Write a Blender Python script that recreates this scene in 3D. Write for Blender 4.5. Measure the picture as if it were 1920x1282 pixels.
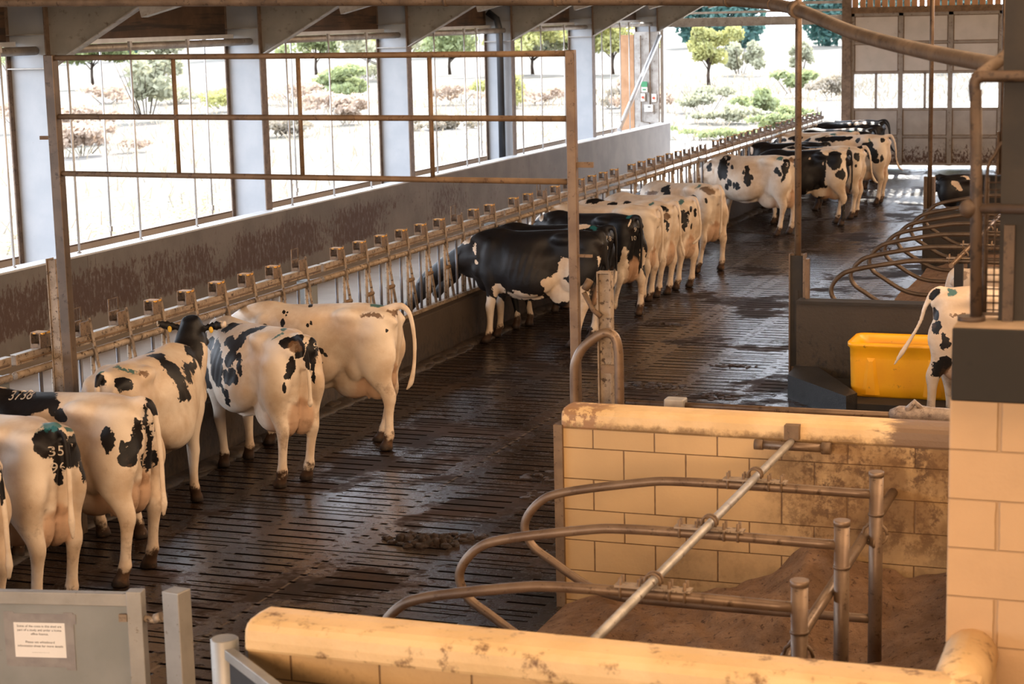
import bpy, bmesh, math, random
from math import radians as rad, sin, cos, pi
from mathutils import Vector, Matrix, Euler
from mathutils.bvhtree import BVHTree
import numpy as np

for _o in list(bpy.data.objects):
    bpy.data.objects.remove(_o)
S = bpy.context.scene
COL = S.collection
random.seed(7)

# ------------------------------------------------------------------ camera
cam_d = bpy.data.cameras.new('camera')
cam = bpy.data.objects.new('camera', cam_d)
COL.objects.link(cam)
_yaw, _pit, _rol = rad(20.44), rad(9.88), rad(-1.34)
_f = Vector((-sin(_yaw)*cos(_pit), cos(_yaw)*cos(_pit), -sin(_pit)))
_r = Vector((cos(_yaw), sin(_yaw), 0))
_u = _r.cross(_f)
_r2 = _r*cos(_rol) + _u*sin(_rol)
_u2 = -_r*sin(_rol) + _u*cos(_rol)
cam.matrix_world = Matrix(((_r2.x, _u2.x, -_f.x, 0), (_r2.y, _u2.y, -_f.y, 0), (_r2.z, _u2.z, -_f.z, 4.2), (0, 0, 0, 1)))
cam_d.sensor_width = 36
cam_d.lens = 3504/1920*36
cam_d.clip_end = 2000
cam_d.dof.use_dof = True
cam_d.dof.focus_distance = 18
cam_d.dof.aperture_fstop = 4
S.camera = cam

# ------------------------------------------------------------------ world, sun, lamps, exposure
S.view_settings.view_transform = 'Standard'
S.view_settings.look = 'None'
S.view_settings.exposure = 0.0
S.view_settings.gamma = 1
S.view_settings.use_curve_mapping = False
W = bpy.data.worlds.new('sky')
S.world = W
W.use_nodes = True
_n = W.node_tree.nodes
_bg = _n['Background']
_bg.inputs[0].default_value = (0.80, 0.88, 1.0, 1)
_bg.inputs[1].default_value = 8.0
sun_d = bpy.data.lights.new('sun', 'SUN')
sun_d.energy = 14
sun_d.angle = rad(0.8)
sun_d.color = (1, 0.93, 0.82)
sun = bpy.data.objects.new('sun', sun_d)
COL.objects.link(sun)
_e = rad(35)
_sd = Vector((-0.12*cos(_e), cos(_e), sin(_e)))
sun.rotation_euler = _sd.to_track_quat('Z', 'Y').to_euler()

def area(name, loc, sx, sy, power, color, rot=(0, 0, 0)):
    d = bpy.data.lights.new(name, 'AREA')
    d.shape = 'RECTANGLE'
    d.size, d.size_y, d.energy, d.color = sx, sy, power, color
    o = bpy.data.objects.new(name, d)
    COL.objects.link(o)
    o.location = loc
    o.rotation_euler = rot
    return o
WARM = (1.0, 0.68, 0.42)
def aim(d): return Vector(d).to_track_quat('-Z', 'Y').to_euler()
area('warm_fill_strip', (2.5, 25, 6.6), 44, 1.8, 3000, WARM, aim((-.8, 0, -.6)))  # added warm fill aimed at the cows' rears; the roof has no opening here
area('warm_fill_behind_camera', (-2.5, -14, 6.0), 14, 4, 5900, WARM, aim((-.13, .97, -.17)))  # added warm fill in front of the closed rear wall, lights camera-facing sides
area('warm_fill_over_trough', (-2.4, 16.5, 6.6), 3, 3, 220, WARM)  # added fill to brighten the trough and the cow beside it
area('warm_fill_over_pens', (-2.2, 7.5, 6.6), 3.5, 4, 150, WARM)  # small overhead fill added above the pens, under an unbroken roof
S.cycles.use_denoising = True
S.cycles.max_bounces = 6
S.cycles.diffuse_bounces = 3
S.cycles.glossy_bounces = 3
S.cycles.caustics_reflective = False
S.cycles.caustics_refractive = False
S.cycles.sample_clamp_indirect = 6

# ------------------------------------------------------------------ helpers
def link(o):
    COL.objects.link(o)
    return o

def empty(name, loc=(0, 0, 0), rz=0, label=None, cat=None, group=None, kind=None):
    o = link(bpy.data.objects.new(name, None))
    o.location = loc
    o.rotation_euler = (0, 0, rz)
    o.empty_display_size = 0.1
    tag(o, label, cat, group, kind)
    return o

def tag(o, label=None, cat=None, group=None, kind=None):
    if label: o['label'] = label
    if cat: o['category'] = cat
    if group: o['group'] = group
    if kind: o['kind'] = kind
    return o

class MB:
    """collects shapes and links them as one mesh object"""
    def __init__(s): s.v = []; s.f = []; s.sm = []
    def add(s, vs, fs, smooth=False):
        b = len(s.v)
        s.v += [tuple(v) for v in vs]
        s.f += [tuple(i+b for i in f) for f in fs]
        s.sm += [smooth]*len(fs)
        return s
    def box(s, x0, x1, y0, y1, z0, z1):
        vs = [(x, y, z) for x in (x0, x1) for y in (y0, y1) for z in (z0, z1)]
        return s.add(vs, [(0,1,3,2),(4,6,7,5),(0,4,5,1),(2,3,7,6),(0,2,6,4),(1,5,7,3)])
    def obox(s, p, q, w, h, up=(0, 0, 1)):
        """bar of section w x h from p to q"""
        p, q = Vector(p), Vector(q)
        d = (q-p).normalized()
        u = Vector(up)
        a = d.cross(u)
        if a.length < 1e-4: a = d.cross(Vector((0, 1, 0)))
        a.normalize(); b = a.cross(d)
        vs = []
        for e in (p, q):
            for i, j in ((-1,-1),(1,-1),(1,1),(-1,1)):
                vs.append(e + a*i*w/2 + b*j*h/2)
        return s.add(vs, [(0,3,2,1),(4,5,6,7),(0,1,5,4),(1,2,6,5),(2,3,7,6),(3,0,4,7)])
    def tube(s, pts, r, n=12, cap=True, close=False):
        pts = [Vector(p) for p in pts]
        rs = r if isinstance(r, (list, tuple)) else [r]*len(pts)
        up = None; vs = []
        for i, p in enumerate(pts):
            a = pts[i-1] if i > 0 else (pts[-1] if close else p)
            b = pts[i+1] if i < len(pts)-1 else (pts[0] if close else p)
            d = (b-a).normalized()
            if up is None:
                up = Vector((0, 0, 1)) if abs(d.z) < .9 else Vector((1, 0, 0))
            x = d.cross(up)
            if x.length < 1e-5:
                x = d.cross(Vector((0, 1, 0)))
            x.normalize(); up = x.cross(d).normalized()
            for k in range(n):
                t = 2*pi*k/n
                vs.append(p + (x*cos(t) + up*sin(t))*rs[i])
        m = len(pts); fs = []
        for i in range(m if close else m-1):
            j = (i+1) % m
            for k in range(n):
                l = (k+1) % n
                fs.append((i*n+k, j*n+k, j*n+l, i*n+l))
        s.add(vs, fs, True)
        if cap and not close:
            b = len(s.v) - len(vs)
            s.f += [tuple(b+k for k in range(n)), tuple(b+(m-1)*n+n-1-k for k in range(n))]
            s.sm += [False, False]
        return s
    def prism(s, poly, a, b, axis):
        """polygon extruded along axis (0 x,1 y,2 z) from a to b"""
        def P(u, v, t): return [(t, u, v), (u, t, v), (u, v, t)][axis]
        n = len(poly)
        vs = [P(u, v, a) for u, v in poly] + [P(u, v, b) for u, v in poly]
        fs = [tuple(range(n)), tuple(range(2*n-1, n-1, -1))] + [(i, i+n, (i+1) % n+n, (i+1) % n) for i in range(n)]
        return s.add(vs, fs)
    def ball(s, c, r, n=12, m=8):
        rx, ry, rz = r if isinstance(r, (tuple, list)) else (r, r, r)
        vs = [(c[0], c[1], c[2]-rz)]
        for i in range(1, m):
            t = -pi/2 + pi*i/m
            for k in range(n):
                a = 2*pi*k/n
                vs.append((c[0]+rx*cos(t)*cos(a), c[1]+ry*cos(t)*sin(a), c[2]+rz*sin(t)))
        vs.append((c[0], c[1], c[2]+rz))
        fs = [(0, 1+(k+1) % n, 1+k) for k in range(n)]
        for i in range(m-2):
            for k in range(n):
                a, b = 1+i*n+k, 1+i*n+(k+1) % n
                fs.append((a, b, b+n, a+n))
        L = len(vs)-1; q = 1+(m-2)*n
        fs += [(L, q+k, q+(k+1) % n) for k in range(n)]
        return s.add(vs, fs, True)
    def build_each(s, name, mt, parent=None, bevel=0):
        """every loose piece becomes an object of its own"""
        par = list(range(len(s.v)))
        def root(i):
            while par[i] != i: par[i] = par[par[i]]; i = par[i]
            return i
        for f in s.f:
            for k in f[1:]: par[root(f[0])] = root(k)
        groups = {}
        for f, m in zip(s.f, s.sm): groups.setdefault(root(f[0]), []).append((f, m))
        out = []
        for fs in groups.values():
            ids = sorted({i for f, _ in fs for i in f}); mp = {i: k for k, i in enumerate(ids)}
            g = MB(); g.v = [s.v[i] for i in ids]; g.f = [tuple(mp[i] for i in f) for f, _ in fs]; g.sm = [m for _, m in fs]
            out.append(g.build(name, mt, parent, bevel))
        return out
    def build(s, name, mt, parent=None, bevel=0):
        me = bpy.data.meshes.new(name)
        me.from_pydata(s.v, [], s.f)
        me.polygons.foreach_set('use_smooth', s.sm)
        me.materials.append(mt)
        bm = bmesh.new(); bm.from_mesh(me)
        bmesh.ops.recalc_face_normals(bm, faces=bm.faces)
        bm.to_mesh(me); bm.free()
        me.update()
        o = link(bpy.data.objects.new(name, me))
        if parent: o.parent = parent
        if bevel:
            b = o.modifiers.new('bevel', 'BEVEL'); b.width = bevel; b.segments = 2; b.limit_method = 'ANGLE'; b.angle_limit = rad(40)
        return o

def copy_tree(o, parent=None):
    c = o.copy(); COL.objects.link(c)
    c.parent = parent
    for ch in list(o.children): copy_tree(ch, c)
    return c

def arc(cx, cz, r, a0, a1, n, y=0):
    return [(cx + r*cos(rad(a0+(a1-a0)*i/n)), y, cz + r*sin(rad(a0+(a1-a0)*i/n))) for i in range(n+1)]

def smooth_path(pts, k=6):
    """Catmull-Rom through the points"""
    P = [Vector(p) for p in pts]
    P = [P[0]*2-P[1]] + P + [P[-1]*2-P[-2]]
    out = []
    for i in range(1, len(P)-2):
        for j in range(k):
            t = j/k
            a, b, c, d = P[i-1], P[i], P[i+1], P[i+2]
            out.append(0.5*((2*b) + (c-a)*t + (2*a-5*b+4*c-d)*t*t + (3*b-a-3*c+d)*t**3))
    out.append(P[-2])
    return out

# ------------------------------------------------------------------ materials
class NT:
    def __init__(s, name):
        s.m = bpy.data.materials.new(name); s.m.use_nodes = True
        s.t = s.m.node_tree; s.b = s.t.nodes['Principled BSDF']
        s.co = s.n('ShaderNodeTexCoord').outputs['Object']
    def n(s, ty, **k):
        o = s.t.nodes.new(ty)
        for a, b in k.items(): setattr(o, a, b)
        return o
    def l(s, a, b): s.t.links.new(a, b)
    def put(s, sock, val):
        if hasattr(val, 'is_output'): s.l(val, sock)
        elif isinstance(val, (tuple, list)) and len(val) == 3 and sock.type == 'RGBA': sock.default_value = (*val, 1)
        else: sock.default_value = val
    def math(s, op, a, b=0.0, c=None, clamp=False):
        o = s.n('ShaderNodeMath', operation=op, use_clamp=clamp)
        s.put(o.inputs[0], a); s.put(o.inputs[1], b)
        if c is not None: s.put(o.inputs[2], c)
        return o.outputs[0]
    def vmath(s, op, a, b=(0, 0, 0)):
        o = s.n('ShaderNodeVectorMath', operation=op)
        s.put(o.inputs[0], a)
        if op == 'SCALE': s.put(o.inputs['Scale'], b)
        else: s.put(o.inputs[1], b)
        return o.outputs[1] if op in ('LENGTH', 'DISTANCE') else o.outputs[0]
    def noise(s, scale, detail=4, rough=.55, co=None, stretch=None, col=False):
        o = s.n('ShaderNodeTexNoise')
        o.inputs['Scale'].default_value = scale; o.inputs['Detail'].default_value = detail; o.inputs['Roughness'].default_value = rough
        c = co or s.co
        if stretch:
            mp = s.n('ShaderNodeMapping'); mp.inputs['Scale'].default_value = stretch
            s.l(c, mp.inputs[0]); c = mp.outputs[0]
        s.l(c, o.inputs['Vector'])
        return o.outputs['Color'] if col else o.outputs['Fac']
    def ramp(s, fac, a, b, va=0.0, vb=1.0):
        o = s.n('ShaderNodeMapRange'); o.interpolation_type = 'SMOOTHSTEP'
        s.put(o.inputs[0], fac)
        for i, v in enumerate((a, b, va, vb)): o.inputs[i+1].default_value = v
        return o.outputs[0]
    def mix(s, fac, a, b):
        o = s.n('ShaderNodeMix', data_type='RGBA')
        s.put(o.inputs[0], fac); s.put(o.inputs[6], a); s.put(o.inputs[7], b)
        return o.outputs[2]
    def xyz(s, co=None):
        o = s.n('ShaderNodeSeparateXYZ'); s.l(co or s.co, o.inputs[0]); return o.outputs
    def bump(s, h, dist, strength=1.0):
        o = s.n('ShaderNodeBump'); o.inputs['Distance'].default_value = dist; o.inputs['Strength'].default_value = strength
        s.l(h, o.inputs['Height']); s.l(o.outputs[0], s.b.inputs['Normal'])
    def done(s, col=None, rough=None, metal=None):
        if col is not None: s.put(s.b.inputs['Base Color'], col)
        if rough is not None: s.put(s.b.inputs['Roughness'], rough)
        if metal is not None: s.put(s.b.inputs['Metallic'], metal)
        return s.m

def stained(name, a, b, dirt=None, scale=6, dscale=3, dlo=.5, dhi=.62, rough=.7, metal=0, bump=.002, stretch=None):
    t = NT(name)
    c = t.mix(t.ramp(t.noise(scale, 5), .35, .65), a, b)
    if dirt:
        c = t.mix(t.ramp(t.noise(dscale, 8, .7, stretch=stretch), dlo, dhi), c, dirt)
    if bump: t.bump(t.noise(scale*8, 4), bump)
    return t.done(c, rough, metal)

M = {}
M['galv'] = stained('galvanised_steel', (.30,.27,.24), (.42,.39,.36), (.10,.06,.04), 5, 14, .58, .68, .5, .45, .001)
M['galv_clean'] = stained('clean_galvanised_steel', (.52,.52,.52), (.62,.62,.62), (.30,.26,.22), 3, 20, .64, .72, .5, .3, .0005)
M['muddy'] = stained('mud_splashed_steel', (.34,.26,.19), (.22,.16,.11), (.06,.035,.02), 7, 24, .54, .62, .6, .25, .002)
M['tube'] = stained('worn_brown_tube', (.20,.13,.08), (.13,.08,.05), (.07,.04,.022), 4, 18, .56, .66, .42, .35, .001)
M['rust'] = stained('rusty_steel', (.20,.125,.07), (.13,.08,.045), (.07,.035,.02), 6, 25, .55, .65, .65, .2, .001)
M['blue_tube'] = stained('dark_polished_tube', (.10,.10,.12), (.16,.14,.13), (.10,.06,.04), 6, 20, .6, .7, .4, .5, .001)
M['pipe'] = stained('dusty_overhead_pipe', (.17,.115,.075), (.10,.066,.042), (.05,.03,.018), 5, 22, .55, .66, .6, .1, .002)
M['timber'] = stained('dark_stained_timber', (.06,.033,.018), (.10,.055,.03), (.03,.018,.012), 3, 3, .5, .6, .7, 0, .002, (1, .2, 4))
M['lt_timber'] = stained('orange_timber', (.42,.22,.11), (.52,.30,.17), None, 3, 3, rough=.8, bump=.001)
M['cap'] = stained('bracket_yellow_paint', (.80,.38,.03), (.50,.26,.05), (.08,.05,.03), 8, 16, .53, .60, .5, .1, .001)
M['bracket'] = stained('dirty_latch_steel', (.20,.13,.08), (.12,.08,.05), (.05,.03,.02), 8, 22, .52, .62, .55, .3, .001)
M['dark'] = stained('blackened_steel', (.014,.011,.010), (.024,.018,.014), None, 5, rough=.75, bump=.001)
M['brownpaint'] = stained('brown_lintel_paint', (.013,.0095,.006), (.017,.012,.0075), (.009,.006,.004), 2, 9, .6, .75, .8, 0, .001)
M['sheet'] = stained('dull_zinc_sheet', (.21,.215,.205), (.26,.26,.25), (.15,.13,.11), 1.5, 5, .62, .74, .5, .35, .001)
M['white'] = stained('paper_white', (.70,.66,.62), (.74,.70,.66), None, 3, rough=.8, bump=0)
M['tape'] = stained('grey_duct_tape', (.20,.18,.18), (.25,.23,.22), None, 9, rough=.45, bump=.001)
M['ink'] = stained('black_ink', (.02,.02,.02), (.03,.03,.03), None, 3, rough=.8, bump=0)
M['wood_mud'] = M['muddy']
M['plastic_y'] = stained('yellow_plastic', (.90,.42,.008), (.85,.37,.008), (.14,.07,.015), 3, 11, .62, .72, .38, 0, .001)
M['bag'] = stained('crumpled_plastic_wrap', (.36,.27,.20), (.22,.16,.12), (.10,.06,.04), 22, 30, .55, .65, .3, 0, .006)
M['green'] = stained('green_enamel', (.05,.28,.12), (.05,.28,.12), None, 3, rough=.5, bump=0)
M['red'] = stained('red_switch', (.65,.08,.03), (.65,.08,.03), None, 3, rough=.5, bump=0)
M['cage'] = stained('dark_rusty_guard_tube', (.085,.052,.032), (.055,.034,.022), (.03,.018,.012), 5, 18, .52, .62, .6, .2, .001)
M['tube_dark'] = stained('dark_brown_tube', (.12,.08,.052), (.08,.054,.036), (.05,.03,.018), 4, 18, .56, .66, .42, .35, .001)
M['step'] = stained('wet_dark_step', (.016,.015,.016), (.026,.025,.026), None, 12, rough=.4, bump=.004)
M['dust'] = stained('tan_dust', (.34,.235,.15), (.26,.18,.11), None, 6, rough=.95, bump=.002)
M['galv_fg'] = stained('dull_gate_steel', (.25,.235,.215), (.32,.30,.275), (.12,.085,.06), 4, 16, .60, .70, .5, .4, .0008)
M['hose'] = stained('black_downpipe', (.02,.024,.03), (.03,.033,.04), None, 3, rough=.35, bump=0)
M['weblt'] = stained('zinc_column_web', (.36,.385,.42), (.41,.43,.46), (.18,.15,.13), 2, 26, .66, .74, .55, .15, .0005)
M['flange'] = stained('column_flange_rust', (.20,.14,.10), (.13,.09,.065), (.06,.04,.03), 6, 20, .55, .65, .6, .3, .001)
M['beige'] = stained('hoof_horn', (.30,.2,.12), (.25,.17,.1), None, rough=.7)
M['eartag'] = stained('yellow_ear_tag', (.75,.45,.05), (.75,.45,.05), None, rough=.5, bump=0)
M['brandhair'] = stained('white_brand_hair', (.62,.54,.46), (.5,.43,.36), None, 30, rough=.9, bump=0)

def mat_floor():
    t = NT('wet_slatted_concrete')
    x, y, z = t.xyz()
    yy = t.math('DIVIDE', t.math('SUBTRACT', y, 12.05), .19)
    fy = t.math('FRACT', yy)
    dy = t.math('ABSOLUTE', t.math('SUBTRACT', fy, .5))
    slot_y = t.ramp(dy, .385, .42)
    fj = t.math('FRACT', t.math('DIVIDE', t.math('ADD', yy, .5), 6))
    dj = t.math('ABSOLUTE', t.math('SUBTRACT', fj, .5))
    joint = t.ramp(dj, .488, .494)
    yj = t.math('LESS_THAN', dj, .42)                       # no slot where a slab joint runs
    ax = t.math('ABSOLUTE', t.math('ADD', x, 6.39))
    fx = t.math('FRACT', t.math('DIVIDE', t.math('SUBTRACT', ax, .12), .775))
    in_x = t.math('MULTIPLY', t.ramp(fx, .07, .10), t.ramp(fx, .87, .90, 1, 0))
    slot = t.math('MULTIPLY', t.math('MULTIPLY', slot_y, in_x), yj)
    seam = t.ramp(t.math('ABSOLUTE', t.math('ADD', x, 6.4)), .006, .014, 1, 0)
    inside = t.math('MULTIPLY', t.math('GREATER_THAN', x, -8.9), t.math('LESS_THAN', x, -4.35))
    slot = t.math('MULTIPLY', t.math('MAXIMUM', slot, joint), inside)
    mud = t.noise(1.3, 7, .62)
    mud2 = t.noise(9, 6, .7, stretch=(1, 1.6, 1))
    fine = t.noise(55, 5, .7)
    base = t.mix(t.ramp(mud, .42, .62), (.017, .009, .006), (.040, .022, .013))
    base = t.mix(t.ramp(mud2, .5, .7), base, (.014, .007, .005))
    base = t.mix(t.math('MULTIPLY', seam, .5), base, (.20, .15, .11))
    farm = t.ramp(x, -4.4, -4.2)
    base = t.mix(t.math('MULTIPLY', farm, .6), base, (.03, .023, .018))
    col = t.mix(slot, base, (.004, .003, .003))
    wet = t.math('MULTIPLY', t.ramp(t.noise(.62, 6, .62), .385, .50), t.ramp(mud2, .66, .50))
    ro = t.math('ADD', t.ramp(wet, 0, 1, .60, .085), t.ramp(mud2, .50, .72, 0, .10))
    ro = t.math('MAXIMUM', ro, t.math('MULTIPLY', slot, .9))
    h = t.math('ADD', t.math('MULTIPLY', fine, .0045), t.math('MULTIPLY', mud2, .014))
    h = t.math('SUBTRACT', h, t.math('MULTIPLY', slot, .03))
    bp = t.n('ShaderNodeBump'); bp.inputs['Distance'].default_value = 1.0; bp.inputs['Strength'].default_value = .3
    t.l(h, bp.inputs['Height']); t.l(bp.outputs[0], t.b.inputs['Normal'])
    t.b.inputs['IOR'].default_value = 1.9
    sp = t.math('MULTIPLY', t.math('SUBTRACT', 1.0, slot), t.ramp(wet, 0, 1, .12, .7))
    t.l(sp, t.b.inputs['Specular IOR Level'])
    return t.done(col, ro)
M['floor'] = mat_floor()

def mat_blocks(name, axis, x0, z0, lite=(.52, .33, .15), dirty=0.5, course=.225, blk=.45, smear=None):
    """painted blockwork: mortar lines drawn from object coordinates"""
    t = NT(name)
    o = t.xyz()
    u = o[axis]; z = o[2]
    zz = t.math('DIVIDE', t.math('SUBTRACT', z, z0), course)
    row = t.math('FLOOR', zz)
    odd = t.math('MULTIPLY', t.math('FRACT', t.math('MULTIPLY', row, .5)), 1.0)
    uu = t.math('ADD', t.math('DIVIDE', t.math('SUBTRACT', u, x0), blk), odd)
    du = t.math('ABSOLUTE', t.math('SUBTRACT', t.math('FRACT', uu), .5))
    dz = t.math('ABSOLUTE', t.math('SUBTRACT', t.math('FRACT', zz), .5))
    wob = t.math('MULTIPLY', t.noise(14, 3), .012)
    ju = t.ramp(t.math('ADD', du, wob), .492, .501)
    jz = t.ramp(t.math('ADD', dz, wob), .486, .50)
    j = t.math('MAXIMUM', ju, jz)
    c = t.mix(t.ramp(t.noise(1.6, 5), .35, .7), lite, tuple(v*.86 for v in lite))
    c = t.mix(t.math('MULTIPLY', j, .9 if dirty else .3), c, (.13, .06, .02))
    d = t.ramp(t.noise(13, 9, .72), .56 - .12*dirty, .60)
    if dirty:
        reg = t.ramp(t.noise(1.1, 3), .42, .62)
        if smear is not None:
            reg = t.math('MAXIMUM', t.math('MULTIPLY', reg, .35), smear(t, o))
        c = t.mix(t.math('MULTIPLY', t.math('MULTIPLY', d, reg), dirty, clamp=True), c, (.055, .024, .008))
        st = t.ramp(t.noise(3.2, 6, .6, stretch=(1, 1, .5)), .32, .56)
        c = t.mix(t.math('MULTIPLY', t.math('MULTIPLY', st, reg), dirty*.85, clamp=True), c, (.15, .07, .018))
    h = t.math('SUBTRACT', t.math('MULTIPLY', t.noise(40, 3), .0015), t.math('MULTIPLY', j, .006))
    bp = t.n('ShaderNodeBump'); bp.inputs['Distance'].default_value = 1.0
    t.l(h, bp.inputs['Height']); t.l(bp.outputs[0], t.b.inputs['Normal'])
    return t.done(c, .55)

def mat_wall_left():
    t = NT('splashed_concrete_panel')
    x, y, z = t.xyz()
    c = t.mix(t.ramp(t.noise(1.5, 6), .35, .65), (.15, .13, .117), (.115, .10, .09))
    pits = t.ramp(t.noise(9, 2, .3), .70, .74)
    c = t.mix(pits, c, (.12, .09, .075))
    sp = t.noise(16, 8, .75, stretch=(1, 1.0, .42))
    band = t.math('MULTIPLY', t.ramp(z, .22, .42), t.ramp(z, .80, 1.2, 1, .25))
    fade = t.ramp(y, 30, 42, 1, .12)
    near = t.ramp(t.noise(.55, 3), .3, .55, .35, 1)
    m = t.math('MULTIPLY', t.math('MULTIPLY', band, fade), near)
    thr = t.math('SUBTRACT', .70, t.math('MULTIPLY', m, .30))
    d = t.math('MULTIPLY', t.math('SUBTRACT', sp, thr), 14, clamp=True)
    c = t.mix(t.math('MULTIPLY', d, .9), c, (.055, .025, .016))
    jt = t.math('ABSOLUTE', t.math('SUBTRACT', t.math('FRACT', t.math('DIVIDE', t.math('SUBTRACT', y, 27.2), 5.85)), .5))
    c = t.mix(t.ramp(jt, .4985, .4992), c, (.07, .05, .04))
    t.bump(t.noise(30, 5), .004)
    return t.done(c, .75)

def mat_far_wall(name, hi, lo, zlo, zhi):
    t = NT(name)
    x, y, z = t.xyz()
    c = t.mix(t.ramp(t.noise(2.5, 6), .3, .7), hi, tuple(v*.8 for v in hi))
    m = t.ramp(z, zlo, zhi, 1, 0)
    sp = t.noise(17, 8, .72, stretch=(1, 1, .6))
    thr = t.math('SUBTRACT', .74, t.math('MULTIPLY', m, .34))
    c = t.mix(t.math('MULTIPLY', t.math('SUBTRACT', sp, thr), 10, clamp=True), c, lo)
    t.bump(t.noise(30, 4), .003)
    return t.done(c, .6)

def mat_sand():
    t = NT('damp_bedding_sand')
    c = t.mix(t.ramp(t.noise(5, 8, .7), .35, .65), (.27, .145, .072), (.42, .24, .13))
    c = t.mix(t.ramp(t.noise(22, 6, .8), .54, .66), c, (.07, .03, .015))
    h = t.math('ADD', t.math('MULTIPLY', t.noise(18, 8, .7), .07), t.math('MULTIPLY', t.noise(90, 3), .01))
    bp = t.n('ShaderNodeBump'); bp.inputs['Distance'].default_value = 1.0
    t.l(h, bp.inputs['Height']); t.l(bp.outputs[0], t.b.inputs['Normal'])
    return t.done(c, .95)

def mat_ground():
    t = NT('dry_meadow_ground')
    c = t.mix(t.ramp(t.noise(.16, 6, .65), .40, .60), (.088, .077, .066), (.056, .050, .032))
    c = t.mix(t.ramp(t.noise(.45, 7, .75), .48, .62), c, (.060, .043, .028))
    c = t.mix(t.ramp(t.noise(1.2, 6, .75), .56, .72), c, (.028, .032, .014))
    return t.done(c, .95)

def mat_feed():
    t = NT('pale_feed_passage_concrete')
    c = t.mix(t.ramp(t.noise(1.2, 6), .35, .65), (.42, .35, .29), (.35, .29, .235))
    c = t.mix(t.ramp(t.noise(26, 8, .8), .60, .70), c, (.24, .16, .10))
    t.bump(t.noise(30, 5), .004)
    return t.done(c, .7)
M['sand'] = mat_sand(); M['ground'] = mat_ground(); M['feed'] = mat_feed(); M['wall_l'] = mat_wall_left()
M['curb'] = mat_far_wall('manure_stained_kerb', (.05,.032,.02), (.02,.012,.008), -.2, 1.0)
M['gable'] = mat_far_wall('gable_door_panel', (.36,.32,.29), (.07,.035,.022), .1, 1.15)
M['farwall'] = mat_far_wall('stained_pen_concrete', (.034,.022,.013), (.008,.005,.004), -.5, 1.7)
M['haunch'] = stained('weathered_haunch_plate', (.20,.185,.16), (.25,.23,.20), (.12,.09,.065), 2, 7, .55, .7, .55, .2, .001)
M['yard'] = stained('bright_yard_concrete', (.26,.245,.22), (.23,.215,.20), None, 1, rough=.8, bump=0)
M['manure'] = stained('wet_manure', (.05,.025,.013), (.025,.012,.007), None, 20, rough=.28, bump=.02)
M['roof'] = stained('fibre_cement_roof', (.10,.09,.08), (.08,.07,.062), None, 2, rough=.9, bump=0)
M['frosted'] = stained('white_door_sheet', (.50,.46,.43), (.44,.41,.38), (.22,.16,.12), 2, 9, .62, .74, .5, 0, .001)

def leafmat(name, a, b):
    t = NT(name)
    c = t.mix(t.ramp(t.noise(3, 3), .35, .65), a, b)
    t.put(t.b.inputs['Base Color'], c); t.b.inputs['Roughness'].default_value = .6
    tr = t.n('ShaderNodeBsdfTranslucent'); t.put(tr.inputs[0], c)
    mx = t.n('ShaderNodeMixShader'); mx.inputs[0].default_value = .5
    out = t.t.nodes['Material Output']
    t.l(t.b.outputs[0], mx.inputs[1]); t.l(tr.outputs[0], mx.inputs[2]); t.l(mx.outputs[0], out.inputs[0])
    return t.m
LEAF = dict(yellow=leafmat('yellow_green_leaf', (.38,.36,.13), (.29,.29,.11)), green=leafmat('green_leaf', (.19,.22,.10), (.28,.31,.14)),
            grey=leafmat('grey_green_leaf', (.27,.27,.18), (.36,.35,.24)), teal=leafmat('blue_green_needle', (.05,.125,.11), (.09,.18,.155)),
            straw=leafmat('straw_stalk', (.20,.17,.12), (.26,.22,.17)), pink=leafmat('dry_seedhead', (.36,.27,.20), (.44,.35,.28)), bark=leafmat('bark', (.06,.035,.022), (.08,.05,.03)))
# ------------------------------------------------------------------ the setting
def struct(name, mb, m, parent=None, bevel=0):
    o = mb.build(name, m, parent, bevel)
    if not parent: o['kind'] = 'structure'
    return o

struct('floor', MB().add([(-9.0, -18, 0), (12, -18, 0), (12, 50.3, 0), (-9.0, 50.3, 0)], [(0, 1, 2, 3)]), M['floor'])
struct('floor_feed_passage', MB().box(-14.0, -9.18, -18, 50.4, -.15, .0), M['feed'])
struct('floor_yard', MB().box(-19, -13, 50.4, 60.3, -.15, -.005).box(-13, 14, 50.4, 61, -.15, -.005).box(-10, 30, 61, 130, -.15, -.005), M['yard'])
struct('wall_left', MB().box(-14.22, -14.0, -18, 50.6, 0, 1.18), M['wall_l'], bevel=.006)
struct('trim_1', MB().box(-14.24, -13.98, -18, 50.6, 1.18, 1.205), M['galv_clean'])
struct('wall_left_outer', MB().box(-15.5, -15.42, -18, 50.6, -.1, 1.05), M['feed'])
struct('trim_5', MB().box(-15.52, -15.40, -18, 50.6, 1.05, 1.075), M['flange'])
struct('feed_kerb', MB().box(-9.2, -8.95, -18, 50.2, 0, .59), M['curb'], bevel=.015)
# roof with eaves, and the closed sides of the barn behind the camera
rf = MB()
for x0, z0, x1, z1 in ((-15.6, 4.75, -.2, 8.3), (-.2, 8.3, 13, 5.2)):
    rf.add([(x0, -18, z0), (x1, -18, z1), (x1, 50.5, z1), (x0, 50.5, z0), (x0, -18, z0+.06), (x1, -18, z1+.06), (x1, 50.5, z1+.06), (x0, 50.5, z0+.06)],
           [(0, 3, 2, 1), (4, 5, 6, 7), (0, 1, 5, 4), (2, 3, 7, 6), (1, 2, 6, 5), (3, 0, 4, 7)])
struct('ceiling', rf, M['roof'])
struct('wall_right', MB().box(12, 12.2, -18, 50.5, 0, 5.4), M['roof'])
struct('wall_rear', MB().box(-15.5, 12, -18.2, -18, 0, 8.3), M['roof'])

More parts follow.
